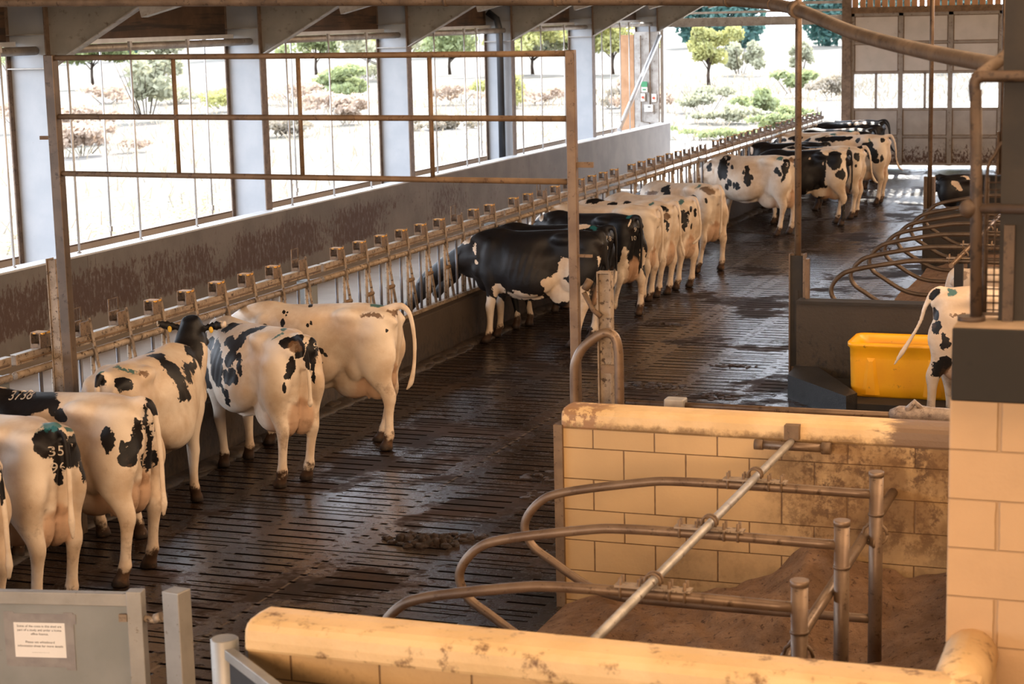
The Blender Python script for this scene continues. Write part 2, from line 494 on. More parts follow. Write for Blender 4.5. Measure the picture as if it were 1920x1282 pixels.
# portal frames on the open side
def frame(y):
    r = empty('portal_frame_column', (-14.2, y, 0), kind='structure')
    o = MB().box(-.62, -.02, -.006, .006, 0, 4.55).build('web', M['weblt'], r)
    MB().box(-.02, 0, -.10, .10, 0, 4.6).build('inner_flange', M['flange'], r)
    MB().box(-.64, -.62, -.10, .10, 0, 4.55).build('outer_flange', M['flange'], r)
    MB().prism([(0, 3.68), (1.45, 4.46), (3.3, 4.92), (3.3, 5.25), (0, 4.66)], -.006, .006, 1).build('haunch_plate', M['haunch'], r)
    MB().obox((0, 0, 3.68), (1.45, 0, 4.46), .16, .014, (0, 0, 1)).build('haunch_flange', M['lt_timber'] if False else M['galv'], r)
    MB().box(-.62, -.02, -.10, .10, 3.66, 3.675).box(-.62, -.02, -.10, .10, 4.1, 4.112).build('stiffener', M['galv'], r)
    MB().obox((1.4, 0, 4.44), (14, 0, 7.55), .16, .30, (0, 0, 1)).build('rafter', M['galv'], r)
    return r
FY = [9.4, 15.25, 21.1, 27.0, 32.9, 38.6, 44.35, 50.15]
for y in FY: frame(y)
for i in range(7):
    a, b = FY[i]+.11, FY[i+1]-.11
    struct('eaves_board', MB().box(-14.86, -14.80, a, b, 4.0, 4.72), M['timber'])
    struct('eaves_angle_trim', MB().box(-14.82, -14.66, a, b, 3.955, 3.97).box(-14.67, -14.655, a, b, 3.955, 4.02), M['galv_clean'])
pr = [('near end of the barn', 0)]
where = ['at the near end of the open side', 'behind the upper left corner of the tall rail gate', 'above the left part of the tall rail gate', 'above the middle of the tall rail gate',
         'above the right part of the tall rail gate', 'between the tall gate and the diagonal brace', 'above the white diagonal brace']
for i in range(1, 7):
    o = MB().tube([(-14.40, FY[i]+.05, 3.9), (-14.40, FY[i+1]-.05, 3.9)], .058, 14).build('roller_tube', M['galv'])
    tag(o, 'curtain roller tube under the eaves ' + where[i], 'pipe', 'curtain roller tubes under the eaves')

rods = [19.87, 21.35, 22.91, 24.25, 24.5, 27.36, 27.65, 29.25, 30.47, 30.8, 33.94, 35.52, 36.2, 38.66+.25, 39.81, 40.2, 41.84, 44.75, 45.5, 46.3, 47.1]
rod = None
for y in rods:
    if rod is None:
        rod = MB().tube([(0, 0, 1.0), (0, 0, 3.98)], .016, 8).build('tension_rod', M['galv_clean'])
        MB().box(-.02, .02, -.025, .025, 1.14, 1.22).box(-.02, .02, -.03, .03, 3.9, 3.98).build_each('end_clamp', M['galv'], rod)
    else: rod = copy_tree(rod)
    rod.location = (-14.12 if y not in (24.25, 27.36, 30.47, 39.81) else -15.46, y, 0)
    bi = sum(1 for f in FY if f < y) - 2
    oi = ['first', 'second', 'third', 'fourth', 'fifth', 'sixth'][sum(1 for q in rods if q < y and sum(1 for f in FY if f < q) - 2 == bi)]
    bays = ['left edge bay', 'bay right of the leftmost full column', 'second full bay', 'third full bay', 'bay with the black downpipe', 'bay left of the diagonal brace']
    tag(rod, oi + ' thin vertical rod from the left in the ' + bays[bi], 'rod', 'vertical rods in the open side')

o = MB().tube([(-14.44, 38.42, 0), (-14.44, 38.42, 3.9), (-14.5, 38.42, 4.15), (-14.7, 38.42, 4.3)], .075, 14).build('downpipe', M['hose'])
tag(o, 'black round downpipe standing against a column of the open side', 'pipe')
o = MB().tube([(-14.12, 50.0, 3.58), (-14.12, 46.1, 1.27)], .056, 14).build('diagonal_brace', M['galv_clean'])
tag(o, 'pale round diagonal brace tube leaning on the wall beside the far opening', 'brace')
# far corner of the open side: boarded panel and the switches
struct('trim_2', MB().box(-15.25, -14.86, 50.0, 50.06, .9, 3.62), M['lt_timber'])
struct('trim_3', MB().box(-14.17, -14.08, 50.25, 50.45, 0, 3.75), M['galv_clean'])
struct('trim_4', MB().box(-14.84, -14.17, 49.98, 50.02, 1.0, 3.7), M['galv'])
r = empty('exit_notice_box', (-14.54, 49.93, 2.2), label='small green and white notice box on the last column beside the far opening', cat='sign')
MB().box(-.09, .09, -.03, .03, -.14, .03).build('casing', M['white'], r, .004)
MB().box(-.085, .085, -.036, -.028, .0, .15).build('green_panel', M['green'], r)
MB().box(-.05, .05, -.034, -.028, -.09, -.05).build('green_strip', M['green'], r)
for x, z, lb in ((-14.58, 1.92, 'white switch box with a red knob left of the column conduit'), (-14.27, 1.90, 'white switch box with a red knob at the edge of the far opening')):
    r = empty('isolator_switch', (x, 49.93, z), label=lb, cat='switch', group='isolator switches')
    MB().box(-.06, .06, -.04, .03, -.11, .11).build('casing', M['white'], r, .006)
    MB().tube([(0, -.04, 0), (0, -.07, 0)], .035, 10).build('knob', M['red'], r)
r = empty('junction_box', (-14.42, 49.93, 1.62), label='cream junction box below the two red switches', cat='box')
MB().box(-.12, .12, -.05, .03, -.10, .10).build('casing', M['white'], r, .008)
MB().box(-.02, .06, -.056, -.05, .02, .05).build('window', M['ink'], r)
o = MB().tube([(-14.64, 49.92, 3.6), (-14.64, 49.92, 1.25), (-14.40, 49.92, 1.22), (-14.40, 49.92, .9)], .016, 8).tube([(-14.38, 49.92, 3.9), (-14.38, 49.92, 1.7)], .02, 8).build('conduit', M['rust'])
tag(o, 'brown cable conduits running down the last column to the switches', 'conduit')

# ------------------------------------------------------------------ gable end
GY = 50.3
M['doorframe'] = stained('door_frame_steel', (.27,.235,.205), (.22,.19,.165), (.12,.075,.05), 4, 14, .56, .66, .55, .2, .001)
struct('gable_post', MB().box(-9.16, -8.92, GY-.12, GY+.1, 0, 7.5), M['flange'])
struct('gable_beam', MB().box(-14.2, -9.16, GY-.05, GY+.05, 3.80, 4.04).box(-14.2, -9.16, GY-.09, GY+.09, 3.80, 3.815), M['galv'])
struct('gable_rail', MB().box(-14.2, -9.16, GY+.3, GY+.36, 4.14, 4.2).box(-14.2, -9.16, GY+.3, GY+.36, 4.34, 4.42).box(-14.2, -9.16, GY+.3, GY+.36, 4.62, 4.68), M['galv'])
d = empty('door_1', (-8.9, GY, 0), kind='structure')
fr = MB(); pan = MB(); pan2 = MB(); gl = MB()
cols = [0, 1.28, 2.57, 3.86, 5.15, 6.44, 7.73]
fr.box(-.02, 7.8, -.04, .04, 3.98, 4.08)
for z in (3.28, 2.50, 1.55, .82): fr.box(0, 7.8, -.035, .03, z-.03, z+.03)
fr.box(0, 7.8, -.035, .03, .06, .12)
for x in cols: fr.box(x-.06, x+.06, -.04, .04, .05, 4.06)
for x in cols[:-1]: fr.box(x+.64-.03, x+.64+.03, -.035, .03, 1.55, 2.5)
for i, x in enumerate(cols[:-1]):
    a, b = x+.055, cols[i+1]-.055
    pan.box(a, b, -.01, .01, .1, .82); pan.box(a, b, -.01, .01, .82, 1.55)
    pan2.box(a, b, -.01, .01, 2.5, 3.28); pan2.box(a, b, -.01, .01, 3.28, 4.0)
    gl.box(a, b, -.003, .003, 1.55, 2.5)
fr.build('frame', M['doorframe'], d)
ed = MB()
for x in cols[:-1]:
    for z0, z1 in ((.12, .79), (.85, 1.52), (2.53, 3.25), (3.31, 3.98)):
        a, b = x+.065, x+1.215
        ed.box(a, a+.018, -.02, -.011, z0, z1).box(b-.018, b, -.02, -.011, z0, z1).box(a, b, -.02, -.011, z0, z0+.018).box(a, b, -.02, -.011, z1-.018, z1)
ed.build('rusty_panel_edge', M['rust'], d)
pan.build('lower_panel', M['gable'], d)
pan2.build('upper_panel', M['frosted'], d)
def clear_pane():
    m = bpy.data.materials.new('clear_pane'); m.use_nodes = True
    t = m.node_tree; t.nodes.clear()
    out = t.nodes.new('ShaderNodeOutputMaterial'); mx = t.nodes.new('ShaderNodeMixShader')
    a = t.nodes.new('ShaderNodeBsdfTransparent'); b = t.nodes.new('ShaderNodeBsdfGlossy')
    a.inputs[0].default_value = (.93, .94, .95, 1); b.inputs['Roughness'].default_value = .05
    mx.inputs[0].default_value = .06
    t.links.new(a.outputs[0], mx.inputs[1]); t.links.new(b.outputs[0], mx.inputs[2]); t.links.new(mx.outputs[0], out.inputs[0])
    return m
M['pane'] = clear_pane()
gl.build('window_pane', M['pane'], d)
struct('gable_lintel', MB().box(-8.95, 12, GY-.06, GY+.06, 4.06, 4.22), M['rust'])
bd = MB()
x = -8.9
while x < 4:
    bd.box(x, x+.15, GY-.0, GY+.022, 4.22, 7.4+.08*0); x += .193
struct('gable_boarding', bd, M['lt_timber'])
struct('wall_end_right', MB().box(-1.0, 12, GY-.05, GY+.05, 0, 4.06), M['frosted'])

# ------------------------------------------------------------------ pens in front: painted blockwork
M['blk_back'] = mat_blocks('painted_blockwork_far', 0, -3.98, 1.175, dirty=.95, smear=lambda t, o: t.math('MULTIPLY', t.ramp(o[0], -2.9, -2.3), t.ramp(o[2], .35, .8)))
M['blk_front'] = mat_blocks('painted_blockwork_near', 0, -3.88, 1.19, dirty=.25)
M['blk_pier'] = mat_blocks('painted_blockwork_pier', 0, -.79, .51, (.50, .315, .165), 0, .222, .9)
M['capw'] = stained('painted_render_cap', (.70, .48, .25), (.60, .40, .19), (.16, .08, .03), 3, 7, .54, .68, .55, 0, .004)
def cap_far():
    t = NT('stained_far_cap')
    o = t.xyz()
    c = t.mix(t.ramp(t.noise(3, 5), .35, .65), (.70, .48, .25), (.60, .39, .18))
    low = t.ramp(t.math('ADD', o[2], t.math('MULTIPLY', t.noise(11, 7, .7), .16)), 1.40, 1.46, 1, 0)
    front = t.ramp(o[1], 12.28, 12.33, 1, 0)
    c = t.mix(t.math('MULTIPLY', t.math('MULTIPLY', low, front), .8), c, (.13, .065, .02))
    e = t.ramp(t.math('ADD', o[0], t.math('MULTIPLY', t.noise(7, 6, .7, stretch=(1, 3, 3)), .5)), -1.72, -1.60)
    c = t.mix(e, c, (.17, .10, .055))
    l2 = t.math('MULTIPLY', t.ramp(o[0], -4.0, -3.75, 1, 0), t.ramp(t.noise(9, 6, .7), .44, .50))
    c = t.mix(l2, c, (.30, .16, .075))
    t.bump(t.noise(20, 5), .006)
    return t.done(c, .6)
def pen_wall(name, x0, x1, y0, y1, top, m):
    w = struct(name, MB().box(x0, x1, y0, y1, 0, top-.13), m)
    n = 8; prof = [(y0-.012, top-.15)]
    for i in range(n+1):
        a = pi - pi*i/n
        cy_ = (y0+y1)/2; hw = (y1-y0)/2+.012
        prof.append((cy_ + hw*np.sign(cos(a))*abs(cos(a))**.55, top-.09+.09*sin(a)**.7 if sin(a) > 0 else top-.09))
    prof.append((y1+.012, top-.15))
    cap = MB().prism(prof, x0-.015, x1, 0).build('cap', M['capw'] if name != 'wall_pen_far' else cap_far(), w, .02)
    return w
w = pen_wall('wall_pen_far', -4.2, -.9, 12.27, 12.56, 1.46, M['blk_back'])
MB().box(-4.265, -4.20, 12.24, 12.58, 0, 1.34).build('end_plate', M['rust'], w)
w = pen_wall('wall_pen_near', -4.1, -.78, 7.38, 7.67, 1.46, M['blk_front'])
MB().box(-4.14, -4.1, 7.42, 7.66, 0, 1.32).build('end_plate', M['flange'], w)
# low return wall between the near pen wall and the pier
w = struct('wall_pen_return', MB().box(-1.0, -.78, 7.5, 8.2, 0, 1.36), M['capw'])
MB().tube([(-.89, 7.45, 1.34), (-.89, 7.8, 1.355), (-.89, 8.2, 1.36)], .118, 16).build('rounded_cap', M['capw'], w)
struct('wall_pen_right', MB().box(-.98, -.78, 8.55, 12.56, 0, 1.4), M['capw'])
struct('wall_pier', MB().box(-1.005, .6, 8.15, 8.62, 0, 2.52), M['blk_pier'], bevel=.01)
pl_ = struct('pier_lintel', MB().box(-.99, .6, 8.07, 8.38, 2.52, 2.84), M['brownpaint'], bevel=.008)
MB().box(-.985, .6, 8.075, 8.375, 2.84, 2.845).build('dust_layer', M['dust'], pl_)

def height(x, y):
    xs = [-4.2, -4.0, -3.5, -3.0, -2.7, -2.4, -2.1, -1.8, -1.4, -.9]
    hw = [.02, .08, .16, .27, .38, .60, .50, .42, .50, .62]
    hm = [.01, .07, .10, .11, .12, .14, .17, .20, .30, .42]
    t = min(1, max(0, (y-10.9)/1.2)); t = t*t*(3-2*t)
    a = np.interp(x, xs, hw); b = np.interp(x, xs, hm)
    n = .035*sin(3.1*x+1.7*y)*cos(2.3*y-x) + .022*sin(7.3*x+2*y)*sin(6.1*y+x) + .014*sin(17*x+2*y)*cos(15*y+3*x) + .012*sin(31*x-9*y)*sin(27*y+5*x) + .03*max(0, sin(5.3*x+2)*sin(6.7*y+1))**2
    k = min(1, (x+4.2)/.4)
    return a*t + b*(1-t) + n*k
def sandbed(name, x0, x1, y0, y1, hf, label, step=.05):
    nx, ny = int((x1-x0)/step)+1, int((y1-y0)/step)+1
    vs = [(x0+(x1-x0)*i/(nx-1), y0+(y1-y0)*j/(ny-1), 0) for j in range(ny) for i in range(nx)]
    vs = [(x, y, max(.004, hf(x, y))) for x, y, _ in vs]
    fs = [(j*nx+i, j*nx+i+1, (j+1)*nx+i+1, (j+1)*nx+i) for j in range(ny-1) for i in range(nx-1)]
    o = MB().add(vs, fs, True).build(name, M['sand'])
    tag(o, label, 'sand', None, 'stuff')
    return o
sandbed('bedding_sand', -4.2, -1.0, 7.69, 12.255, height, 'brown bedding sand heaped in the near pen against the yellow block wall', .028)
def height2(x, y):
    n = .05*sin(3*x+1.3*y)*cos(2*y) + .03*sin(8*x+y)*sin(5*y)
    k = min(1, max(0, (x+4.15)/.9 + .25*sin(2.1*y)))
    return k*(.22 + .06*(x+4) + n) 
sandbed('bedding_sand', -4.15, -1.2, 21.1, 30.4, height2, 'brown bedding sand under the row of curved dividers beyond the dark wall', .08)
sandbed('bedding_sand', -4.15, 1, 30.9, 44, height2, 'sand bed behind the second dark wall where a black cow lies', .16)

# ------------------------------------------------------------------ cubicle dividers
def divider(label, group, post=True, mat='tube', far=False):
    r = empty('cubicle_divider', (0, 0, 0), label=label, cat='cubicle divider', group=group)
    pts = smooth_path([(-1.8, 0, 1.28), (-2.5, 0, 1.285), (-3.05, 0, 1.28), (-3.3, 0, 1.255), (-3.8, 0, 1.16), (-3.98, 0, 1.08), (-4.085, 0, .93), (-4.04, 0, .79), (-3.9, 0, .69), (-3.68, 0, .555), (-3.5, 0, .495), (-3.25, 0, .48), (-2.5, 0, .48), (-1.8, 0, .49)], 5)
    MB().tube(pts, .0285, 14).build('bent_tube', M[mat], r)
    if post:
        MB().tube([(-1.8, 0, -.05), (-1.8, 0, 1.40)], .043, 16).build('post', M['tube'], r)
        MB().tube([(-1.8, 0, 1.395), (-1.8, 0, 1.425)], .047, 16).tube([(-1.8, 0, 1.15), (-1.8, 0, 1.165)], .048, 16).build_each('post_cap', M['tube'], r)
    c = MB().box(-2.75, -2.35, -.035, .035, 1.315, 1.327).build('clamp_plate', M['muddy'], r)
    b = MB()
    for x in (-2.72, -2.62, -2.46, -2.38): b.tube([(x, .025, 1.26), (x, .025, 1.365)], .009, 6); b.tube([(x, -.025, 1.26), (x, -.025, 1.365)], .009, 6)
    b.build_each('clamp_bolt', M['rust'], c)
    MB().tube([(-2.55+.042*cos(t), -.02, 1.355+.042*sin(t)) for t in [pi*k/8*1.0 for k in range(-1, 10)]], .008, 6).tube([(-2.55+.042*cos(t), .02, 1.355+.042*sin(t)) for t in [pi*k/8*1.0 for k in range(-1, 10)]], .008, 6).build('hoop_bolt', M['rust'], c)
    if far:
        MB().box(-2.66, -2.56, -.04, .04, .38, 1.26).build('middle_post', M['dark'], r)
    return r
near = divider('curved brown tube divider nearest the far yellow block wall', 'cubicle dividers in the near pen')
near.location = (0, 11.12, 0)
for y, lb in ((9.97, 'middle curved brown tube divider in the near sand pen'), (8.82, 'curved brown tube divider partly hidden by the near yellow wall')):
    c = copy_tree(near); c.location = (0, y, 0); c['label'] = lb
fd = divider('first curved divider beyond the dark pen wall with the yellow trough', 'cubicle dividers beyond the dark wall', False, 'tube_dark', True)
fd.location = (0, 21.8, .02)
ords = ['second', 'third', 'fourth', 'fifth', 'sixth', 'seventh']
for y, q in zip((23.1, 24.45, 25.7, 26.85, 28.15, 29.65), ords):
    c = copy_tree(fd); c.location = (0, y, .02); c['label'] = q + ' curved divider counted from the dark wall with the yellow trough'
    for ch in list(c.children):
        if ch.name.startswith('middle_post') and q not in ('second',): bpy.data.objects.remove(ch)
r = empty('neck_rail', (-2.55, 0, 1.355), label='straight pale tube running over the three near dividers to the block wall', cat='rail')
MB().tube([(0, 12.2, -.03), (0, 7.72, .012)], .0245, 14).build('tube', M['galv'], r)
MB().tube([(-.2, 12.19, -.06), (.24, 12.19, -.06)], .03, 12).build('wall_bracket', M['tube'], r)
MB().tube([(.21, 12.19, -.06), (.27, 12.19, -.06)], .042, 8).tube([(-.25, 12.19, -.06), (-.19, 12.19, -.06)], .036, 8).box(-.05, .05, 12.2, 12.275, -.02, .08).build_each('bracket_end', M['rust'], r)
r = empty('clamped_rail', (-1.875, 0, 1.0), label='sloping tube clamped behind the three divider posts above the sand', cat='rail')
MB().tube([(0, 12.27, 0), (0, 7.7, 0)], .032, 12).build('tube', M['tube'], r)
for y in (11.12, 8.82):
    MB().tube([(.07+.075*cos(t), y+.07*sin(t)*0+.0, .03+.07*sin(t)) for t in [2*pi*k/12 for k in range(13)]], .010, 6).tube([(.07, y+.05*cos(t), -.02+.02*sin(2*t)) for t in [2*pi*k/12 for k in range(13)]], .010, 6).build_each('pipe_clamp', M['rust'], r)
r = empty('neck_rail', (-2.6, 0, 1.36), label='tube running over the curved dividers beyond the dark wall', cat='rail')
MB().tube([(0, 21.0, 0), (0, 30.5, 0)], .027, 12).build('tube', M['tube'], r)

# ------------------------------------------------------------------ headlock fence along the feed face
def headlock(label):
    r = empty('headlock_panel', (-9.1, 0, 0), label=label, cat='feed fence', group='headlock feed fence panels')
    L = 5.8
    MB().box(-.03, .03, .06, L-.06, 1.47, 1.555).build('top_rail', M['muddy'], r, .008)
    MB().tube([(0, .06, 1.385), (0, L-.06, 1.385)], .034, 10).build('lower_rail', M['muddy'], r)
    MB().box(-.03, .03, .06, L-.06, 1.557, 1.562).build('rail_edge_strip', M['galv_clean'], r)
    MB().box(-.035, .035, .06, L-.06, .595, .64).build('bottom_rail', M['muddy'], r)
    rods_ = MB().tube([(.035, .1, 1.50), (.035, L-.1, 1.50)], .008, 6).build('release_rod', M['rust'], r)
    first = None
    for k in range(9):
        y = .42+.6*k
        if first is None:
            first = []
            first.append(MB().tube([(0, 0, .62), (0, 0, 1.40)], .018, 8).build('vertical_bar', M['blue_tube'], r))
            first.append(MB().tube([(0, .19, .62), (0, .19, 1.40)], .020, 8).build('vertical_bar', M['muddy'], r))
            first.append(MB().tube([(.0, .22, 1.40), (.0, .475, .64)], .020, 8).build('slanted_bar', M['muddy'], r))
            first.append(MB().tube([(0, .27, .64), (0, .285, 1.06)], .018, 8).build('short_bar', M['muddy'], r))
            first.append(MB().tube([(.0, .19, 1.04), (.0, .36, 1.04)], .026, 8).build('pivot_link', M['rust'], r))
            la = MB().box(-.05, .05, -.045, .13, 1.56, 1.60).box(-.05, -.04, -.045, .13, 1.60, 1.68).box(.04, .05, -.045, .13, 1.60, 1.68).build('latch_box', M['bracket'], r)
            first.append(la)
            first.append(MB().obox((.045, .10, 1.70), (.045, .20, 1.30), .035, .012, (1, 0, 0)).build('latch_strap', M['muddy'], r))
            first.append(MB().box(-.06, .06, -.02, .09, 1.675, 1.69).build('latch_cover', M['cap'], r))
            for o in first: o.location.y = y
        else:
            up = rnd_latch.random() < .3
            for o in first:
                if up and o.name.startswith('latch_cover'): continue
                c = o.copy(); COL.objects.link(c); c.parent = r; c.location.y = y
            if up:
                MB().tube([(-.05, -.03, 1.6), (-.05, -.03, 1.79), (-.05, .12, 1.79), (-.05, .12, 1.6)], .007, 6).build('raised_latch_frame', M['bracket'], r).location.y = y
    return r
rnd_latch = random.Random(3)
hl = ['nearest headlock fence panel, behind the cows branded 35 and 3738', 'headlock fence panel behind the spotted cow seen from behind', 'headlock fence panel with bare bars left of the big black cow',
      'headlock fence panel behind the pack of rumps past the black cow', 'headlock fence panel at the head of the large spotted cow', 'headlock fence panel next to the far opening', 'farthest headlock fence panel ending at the gable post']
POSTY = [6.9, 12.65, 18.4, 24.15, 29.95, 35.75, 41.55, 47.3]
hp = [6.9, 12.65, 18.4, 24.15, 29.95, 35.75, 41.55]
proto = None
for i, y in enumerate(hp):
    c = headlock(hl[i]); c.location = (-9.1, y, 0)
short = None
pl = ['at the lower left among the nearest cows', 'beside the tall gate post', 'among the bare bars behind the pale cow', 'behind the pack of rumps', 'by the dark saddled cow', 'left of the large spotted cow', 'near the far opening', 'closest to the gable post']
for i, y in enumerate(POSTY):
    o = MB().box(-.08, .08, -.10, .10, 0, 1.38).build('fence_post', M['wall_l'] if False else M['sheet'], None, .01)
    o.location = (-9.26, y, 0)
    tag(o, 'grey concrete filled post of the headlock fence ' + pl[i], 'post', 'headlock fence posts')

# ------------------------------------------------------------------ tall rail gate across the passage
r = empty('rail_gate', (-6.6, 13.0, 0), label='tall rusty gate frame of three rails spanning the passage between two posts', cat='gate')
MB().box(-2.20, -2.11, -.04, .04, 0, 3.98).build('left_post', M['tube_dark'], r, .006)
MB().box(2.225, 2.295, -.03, .03, 0, 3.95).build('right_post', M['tube'], r, .006)
for z, nm in ((3.94, 'top_rail'), (3.47, 'middle_rail'), (3.01, 'lower_rail')):
    MB().tube([(-2.11, 0, z+.015), (2.225, 0, z-.015)], .022, 12).build(nm, M['rust'], r)
for x, z0, z1 in ((-1.03, 3.02, 3.93), (.06, 3.02, 3.93), (1.15, 3.02, 3.93)):
    MB().tube([(x, 0, z0), (x, 0, z1)], .0175, 10).build('upright', M['rust'], r)
MB().box(2.295, 2.42, -.012, .012, 3.10, 3.14).box(2.295, 2.40, -.012, .012, 2.44, 2.46).box(-2.3, -2.20, -.012, .012, 3.30, 3.33).build_each('hinge_pin', M['rust'], r)
MB().tube([(2.33, 0, 2.18), (2.40, 0, 2.05), (2.46, 0, 2.0)], .02, 8).tube([(2.34, 0, 2.2), (2.38, 0, 2.27)], .03, 8).build('hinge_bracket', M['rust'], r)
o = MB().box(-.044, .044, -.006, .006, 0, 2.31).box(-.052, -.042, -.045, .045, 0, 2.32).box(.042, .052, -.045, .045, 0, 2.32).box(-.052, .052, -.045, .045, 2.32, 2.332).build('steel_post', M['muddy'])
o.location = (-4.12, 13.05, 0); tag(o, 'short galvanised channel post standing beside the right post of the tall gate', 'post')
o = MB().box(-.04, .04, -.04, .04, 0, 2.3).box(-.045, -.036, -.052, .052, 0, 2.31).box(.036, .045, -.052, .052, 0, 2.31).build('steel_post', M['muddy'])
o.location = (-8.93, 13.12, 0); tag(o, 'short mud-caked square post standing left of the tall gate', 'post')
r = empty('hoop_rail', (-4.15, 12.9, 0), label='bent round hoop rail rising behind the end of the far yellow wall', cat='rail')
MB().tube(smooth_path([(-.17, 0, 0), (-.17, 0, 1.0), (-.17, 0, 1.55), (-.155, 0, 1.68), (-.09, 0, 1.79), (.02, 0, 1.875), (.09, 0, 1.90), (.145, 0, 1.87), (.17, 0, 1.78), (.175, 0, 1.6), (.175, 0, .8), (.175, 0, 0)], 6), .036, 14).build('bent_tube', M['tube'], r)
MB().box(.04, .15, -.02, .02, 1.60, 1.66).build('tie_bar', M['rust'], r)
r = empty('barrier_rail', (-3.95, 13.0, 1.36), label='long round rail behind the far yellow wall with plastic wrapped round it', cat='rail')
MB().tube([(0, 0, 0), (2.9, 0, .01)], .027, 12).build('tube', M['tube'], r)
MB().box(.30, .45, -.06, .06, -.06, .055).build('joint_sleeve', M['galv'], r, .01)
g = MB().tube([(1.93, 0, .02), (2.0, 0, .01), (2.07, 0, .02), (2.15, 0, .015), (2.22, .0, .02), (2.30, 0, .01), (2.40, 0, .015), (2.44, 0, 0)], [.03, .07, .058, .075, .06, .07, .06, .035], 14)
g.tube([(2.06, -.02, .05), (2.11, -.03, .12), (2.17, -.02, .06)], [.03, .02, .02], 8)
g.build('plastic_wrap', M['bag'], r)

# ------------------------------------------------------------------ crossing with the trough and the dark pen wall
w = struct('wall_pen_dark', MB().box(-4.22, -.5, 20.45, 20.65, 0, .97), M['farwall'])
MB().box(-4.22, -.5, 20.42, 20.68, .97, 1.0).build('edge_plate', M['dark'], w)
struct('wall_pen_dark_far', MB().box(-4.24, .5, 30.5, 30.7, 0, .97), M['farwall'])
struct('trough_plinth', MB().prism([(-4.24, 20.42), (-3.42, 19.1), (-1.5, 19.1), (-1.5, 20.42)], 0, .145, 2), M['dark'])
st = MB().prism([(-4.22, 20.3), (-3.46, 18.75), (-3.42, 18.9), (-4.16, 20.4)], 0, .32, 2)
struct('step_kerb', MB().prism([(-4.24, 20.5), (-4.2, 19.9), (-3.38, 18.9), (-3.30, 19.1), (-4.0, 20.5)], 0, .26, 2), M['step'])
t_ = empty('water_trough', (-2.60, 19.75, .145), label='yellow moulded plastic water trough standing against the dark pen wall', cat='trough')
def trough():
    m = MB(); prof = [(.0, .83, .28), (.02, .842, .29), (.12, .845, .292), (.42, .852, .30), (.53, .855, .305), (.56, .875, .33), (.60, .875, .33), (.605, .86, .315), (.59, .83, .285), (.50, .81, .27), (.20, .79, .25)]
    def ring(a, b, z, r_=.09, inner=0):
        pts = []
        for cx, cy, a0 in ((a-r_, b-r_, 0), (-a+r_, b-r_, 90), (-a+r_, -b+r_, 180), (a-r_, -b+r_, 270)):
            for k in range(7):
                t = rad(a0+90*k/6); pts.append((cx+r_*cos(t), cy+r_*sin(t), z))
        return pts
    vs = []; n = 28
    for z, a, b in prof: vs += ring(a, b, z)
    fs = [(i*n+k, i*n+(k+1) % n, (i+1)*n+(k+1) % n, (i+1)*n+k) for i in range(len(prof)-1) for k in range(n)]
    fs.append(tuple(range((len(prof)-1)*n, len(prof)*n))); fs.append(tuple(range(n-1, -1, -1)))
    m.add(vs, fs, True)
    return m
trough().build('tub', M['plastic_y'], t_)
t_.scale = (1, 1, .97)
rb = MB()
for x in (-.62, .02, .62):
    rb.add([(x-.10, -.288, .03), (x+.10, -.288, .03), (x+.045, -.300, .44), (x-.045, -.300, .44), (x-.05, -.312, .03), (x+.05, -.312, .03), (x+.02, -.312, .40), (x-.02, -.312, .40)], [(0, 4, 7, 3), (4, 5, 6, 7), (5, 1, 2, 6), (3, 7, 6, 2)])
rb.build_each('moulded_rib', M['plastic_y'], t_)
MB().box(-.78, .78, -.24, .24, .44, .45).build('water', M['hose'], t_)

def tall_post(y, label, zt, post=True):
    r = empty('roof_pole', (-4.38, y, 0), label=label, cat='pole', group='tall poles along the cubicle row')
    MB().tube([(-.0, 0, .4), (0, 0, 6.9)], .038, 14).build('pole', M['tube'], r)
    MB().box(-.085, .085, -.006, .006, 0, zt).box(-.09, -.075, -.08, .08, 0, zt).box(.075, .09, -.08, .08, 0, zt).build('base_channel', M['flange'], r)
    return r
p = tall_post(21.3, 'tall round pole rising from a dark channel post left of the trough pen', 1.42)
MB().box(-.075, .075, -.06, -.045, .1, 1.40).box(-.02, .02, -.075, -.06, .3, 1.0).build('sliding_bolt', M['dark'], p)
tall_post(32.3, 'tall round pole rising behind the far curved dividers', 1.35)
tall_post(44.1, 'slim far pole seen above the wire mesh guard', 1.35)
w = MB().box(-4.15, -4.11, 20.6, 20.66, 0, 1.45).build('gate_stop', M['tube']); tag(w, 'narrow upright brown flat bar beside the dark channel post', 'bar')

# ------------------------------------------------------------------ wire guard over the pier
r = empty('wire_guard', (0, 8.25, 2.845), label='tubular guard frame with rusty wire mesh standing on the brown lintel', cat='guard')
MB().tube([(-.91, 0, -.01), (-.92, 0, .55), (-.93, 0, 1.0)], .026, 12).build('corner_post', M['cage'], r)
MB().tube([(-.93, 0, -.005), (-.93, 0, .02)], .06, 12).build('foot_flange', M['cage'], r)
MB().tube(smooth_path([(-.93, 0, .95), (-.935, 0, 1.03), (-.90, 0, 1.055), (-.8, 0, 1.055), (.5, 0, 1.055)], 5), .025, 12).build('top_tube', M['cage'], r)
MB().tube([(-.93, .02, 1.05), (-.80, .25, 1.16), (-.72, .45, 1.20)], .028, 10).build('stay_tube', M['pipe'], r)
MB().tube([(-.95, 0, .49), (.5, 0, .485)], .021, 12).build('middle_tube', M['cage'], r)
MB().ball((-.95, 0, .49), .042).build('tube_joint', M['cage'], r)
MB().box(-.82, -.71, .03, .09, -.01, 2.2).build('square_post', M['dark'], r)
MB().box(-.80, -.755, .0, .03, -.01, .42).build('flat_post', M['cage'], r)
me_ = MB()
x = -.875
while x < .4:
    top = .62 + .17*min(1, max(0, (x+.875)/.14))**.6
    me_.tube([(x, .06, .03), (x, .06, top)], .0035, 5); x += .031
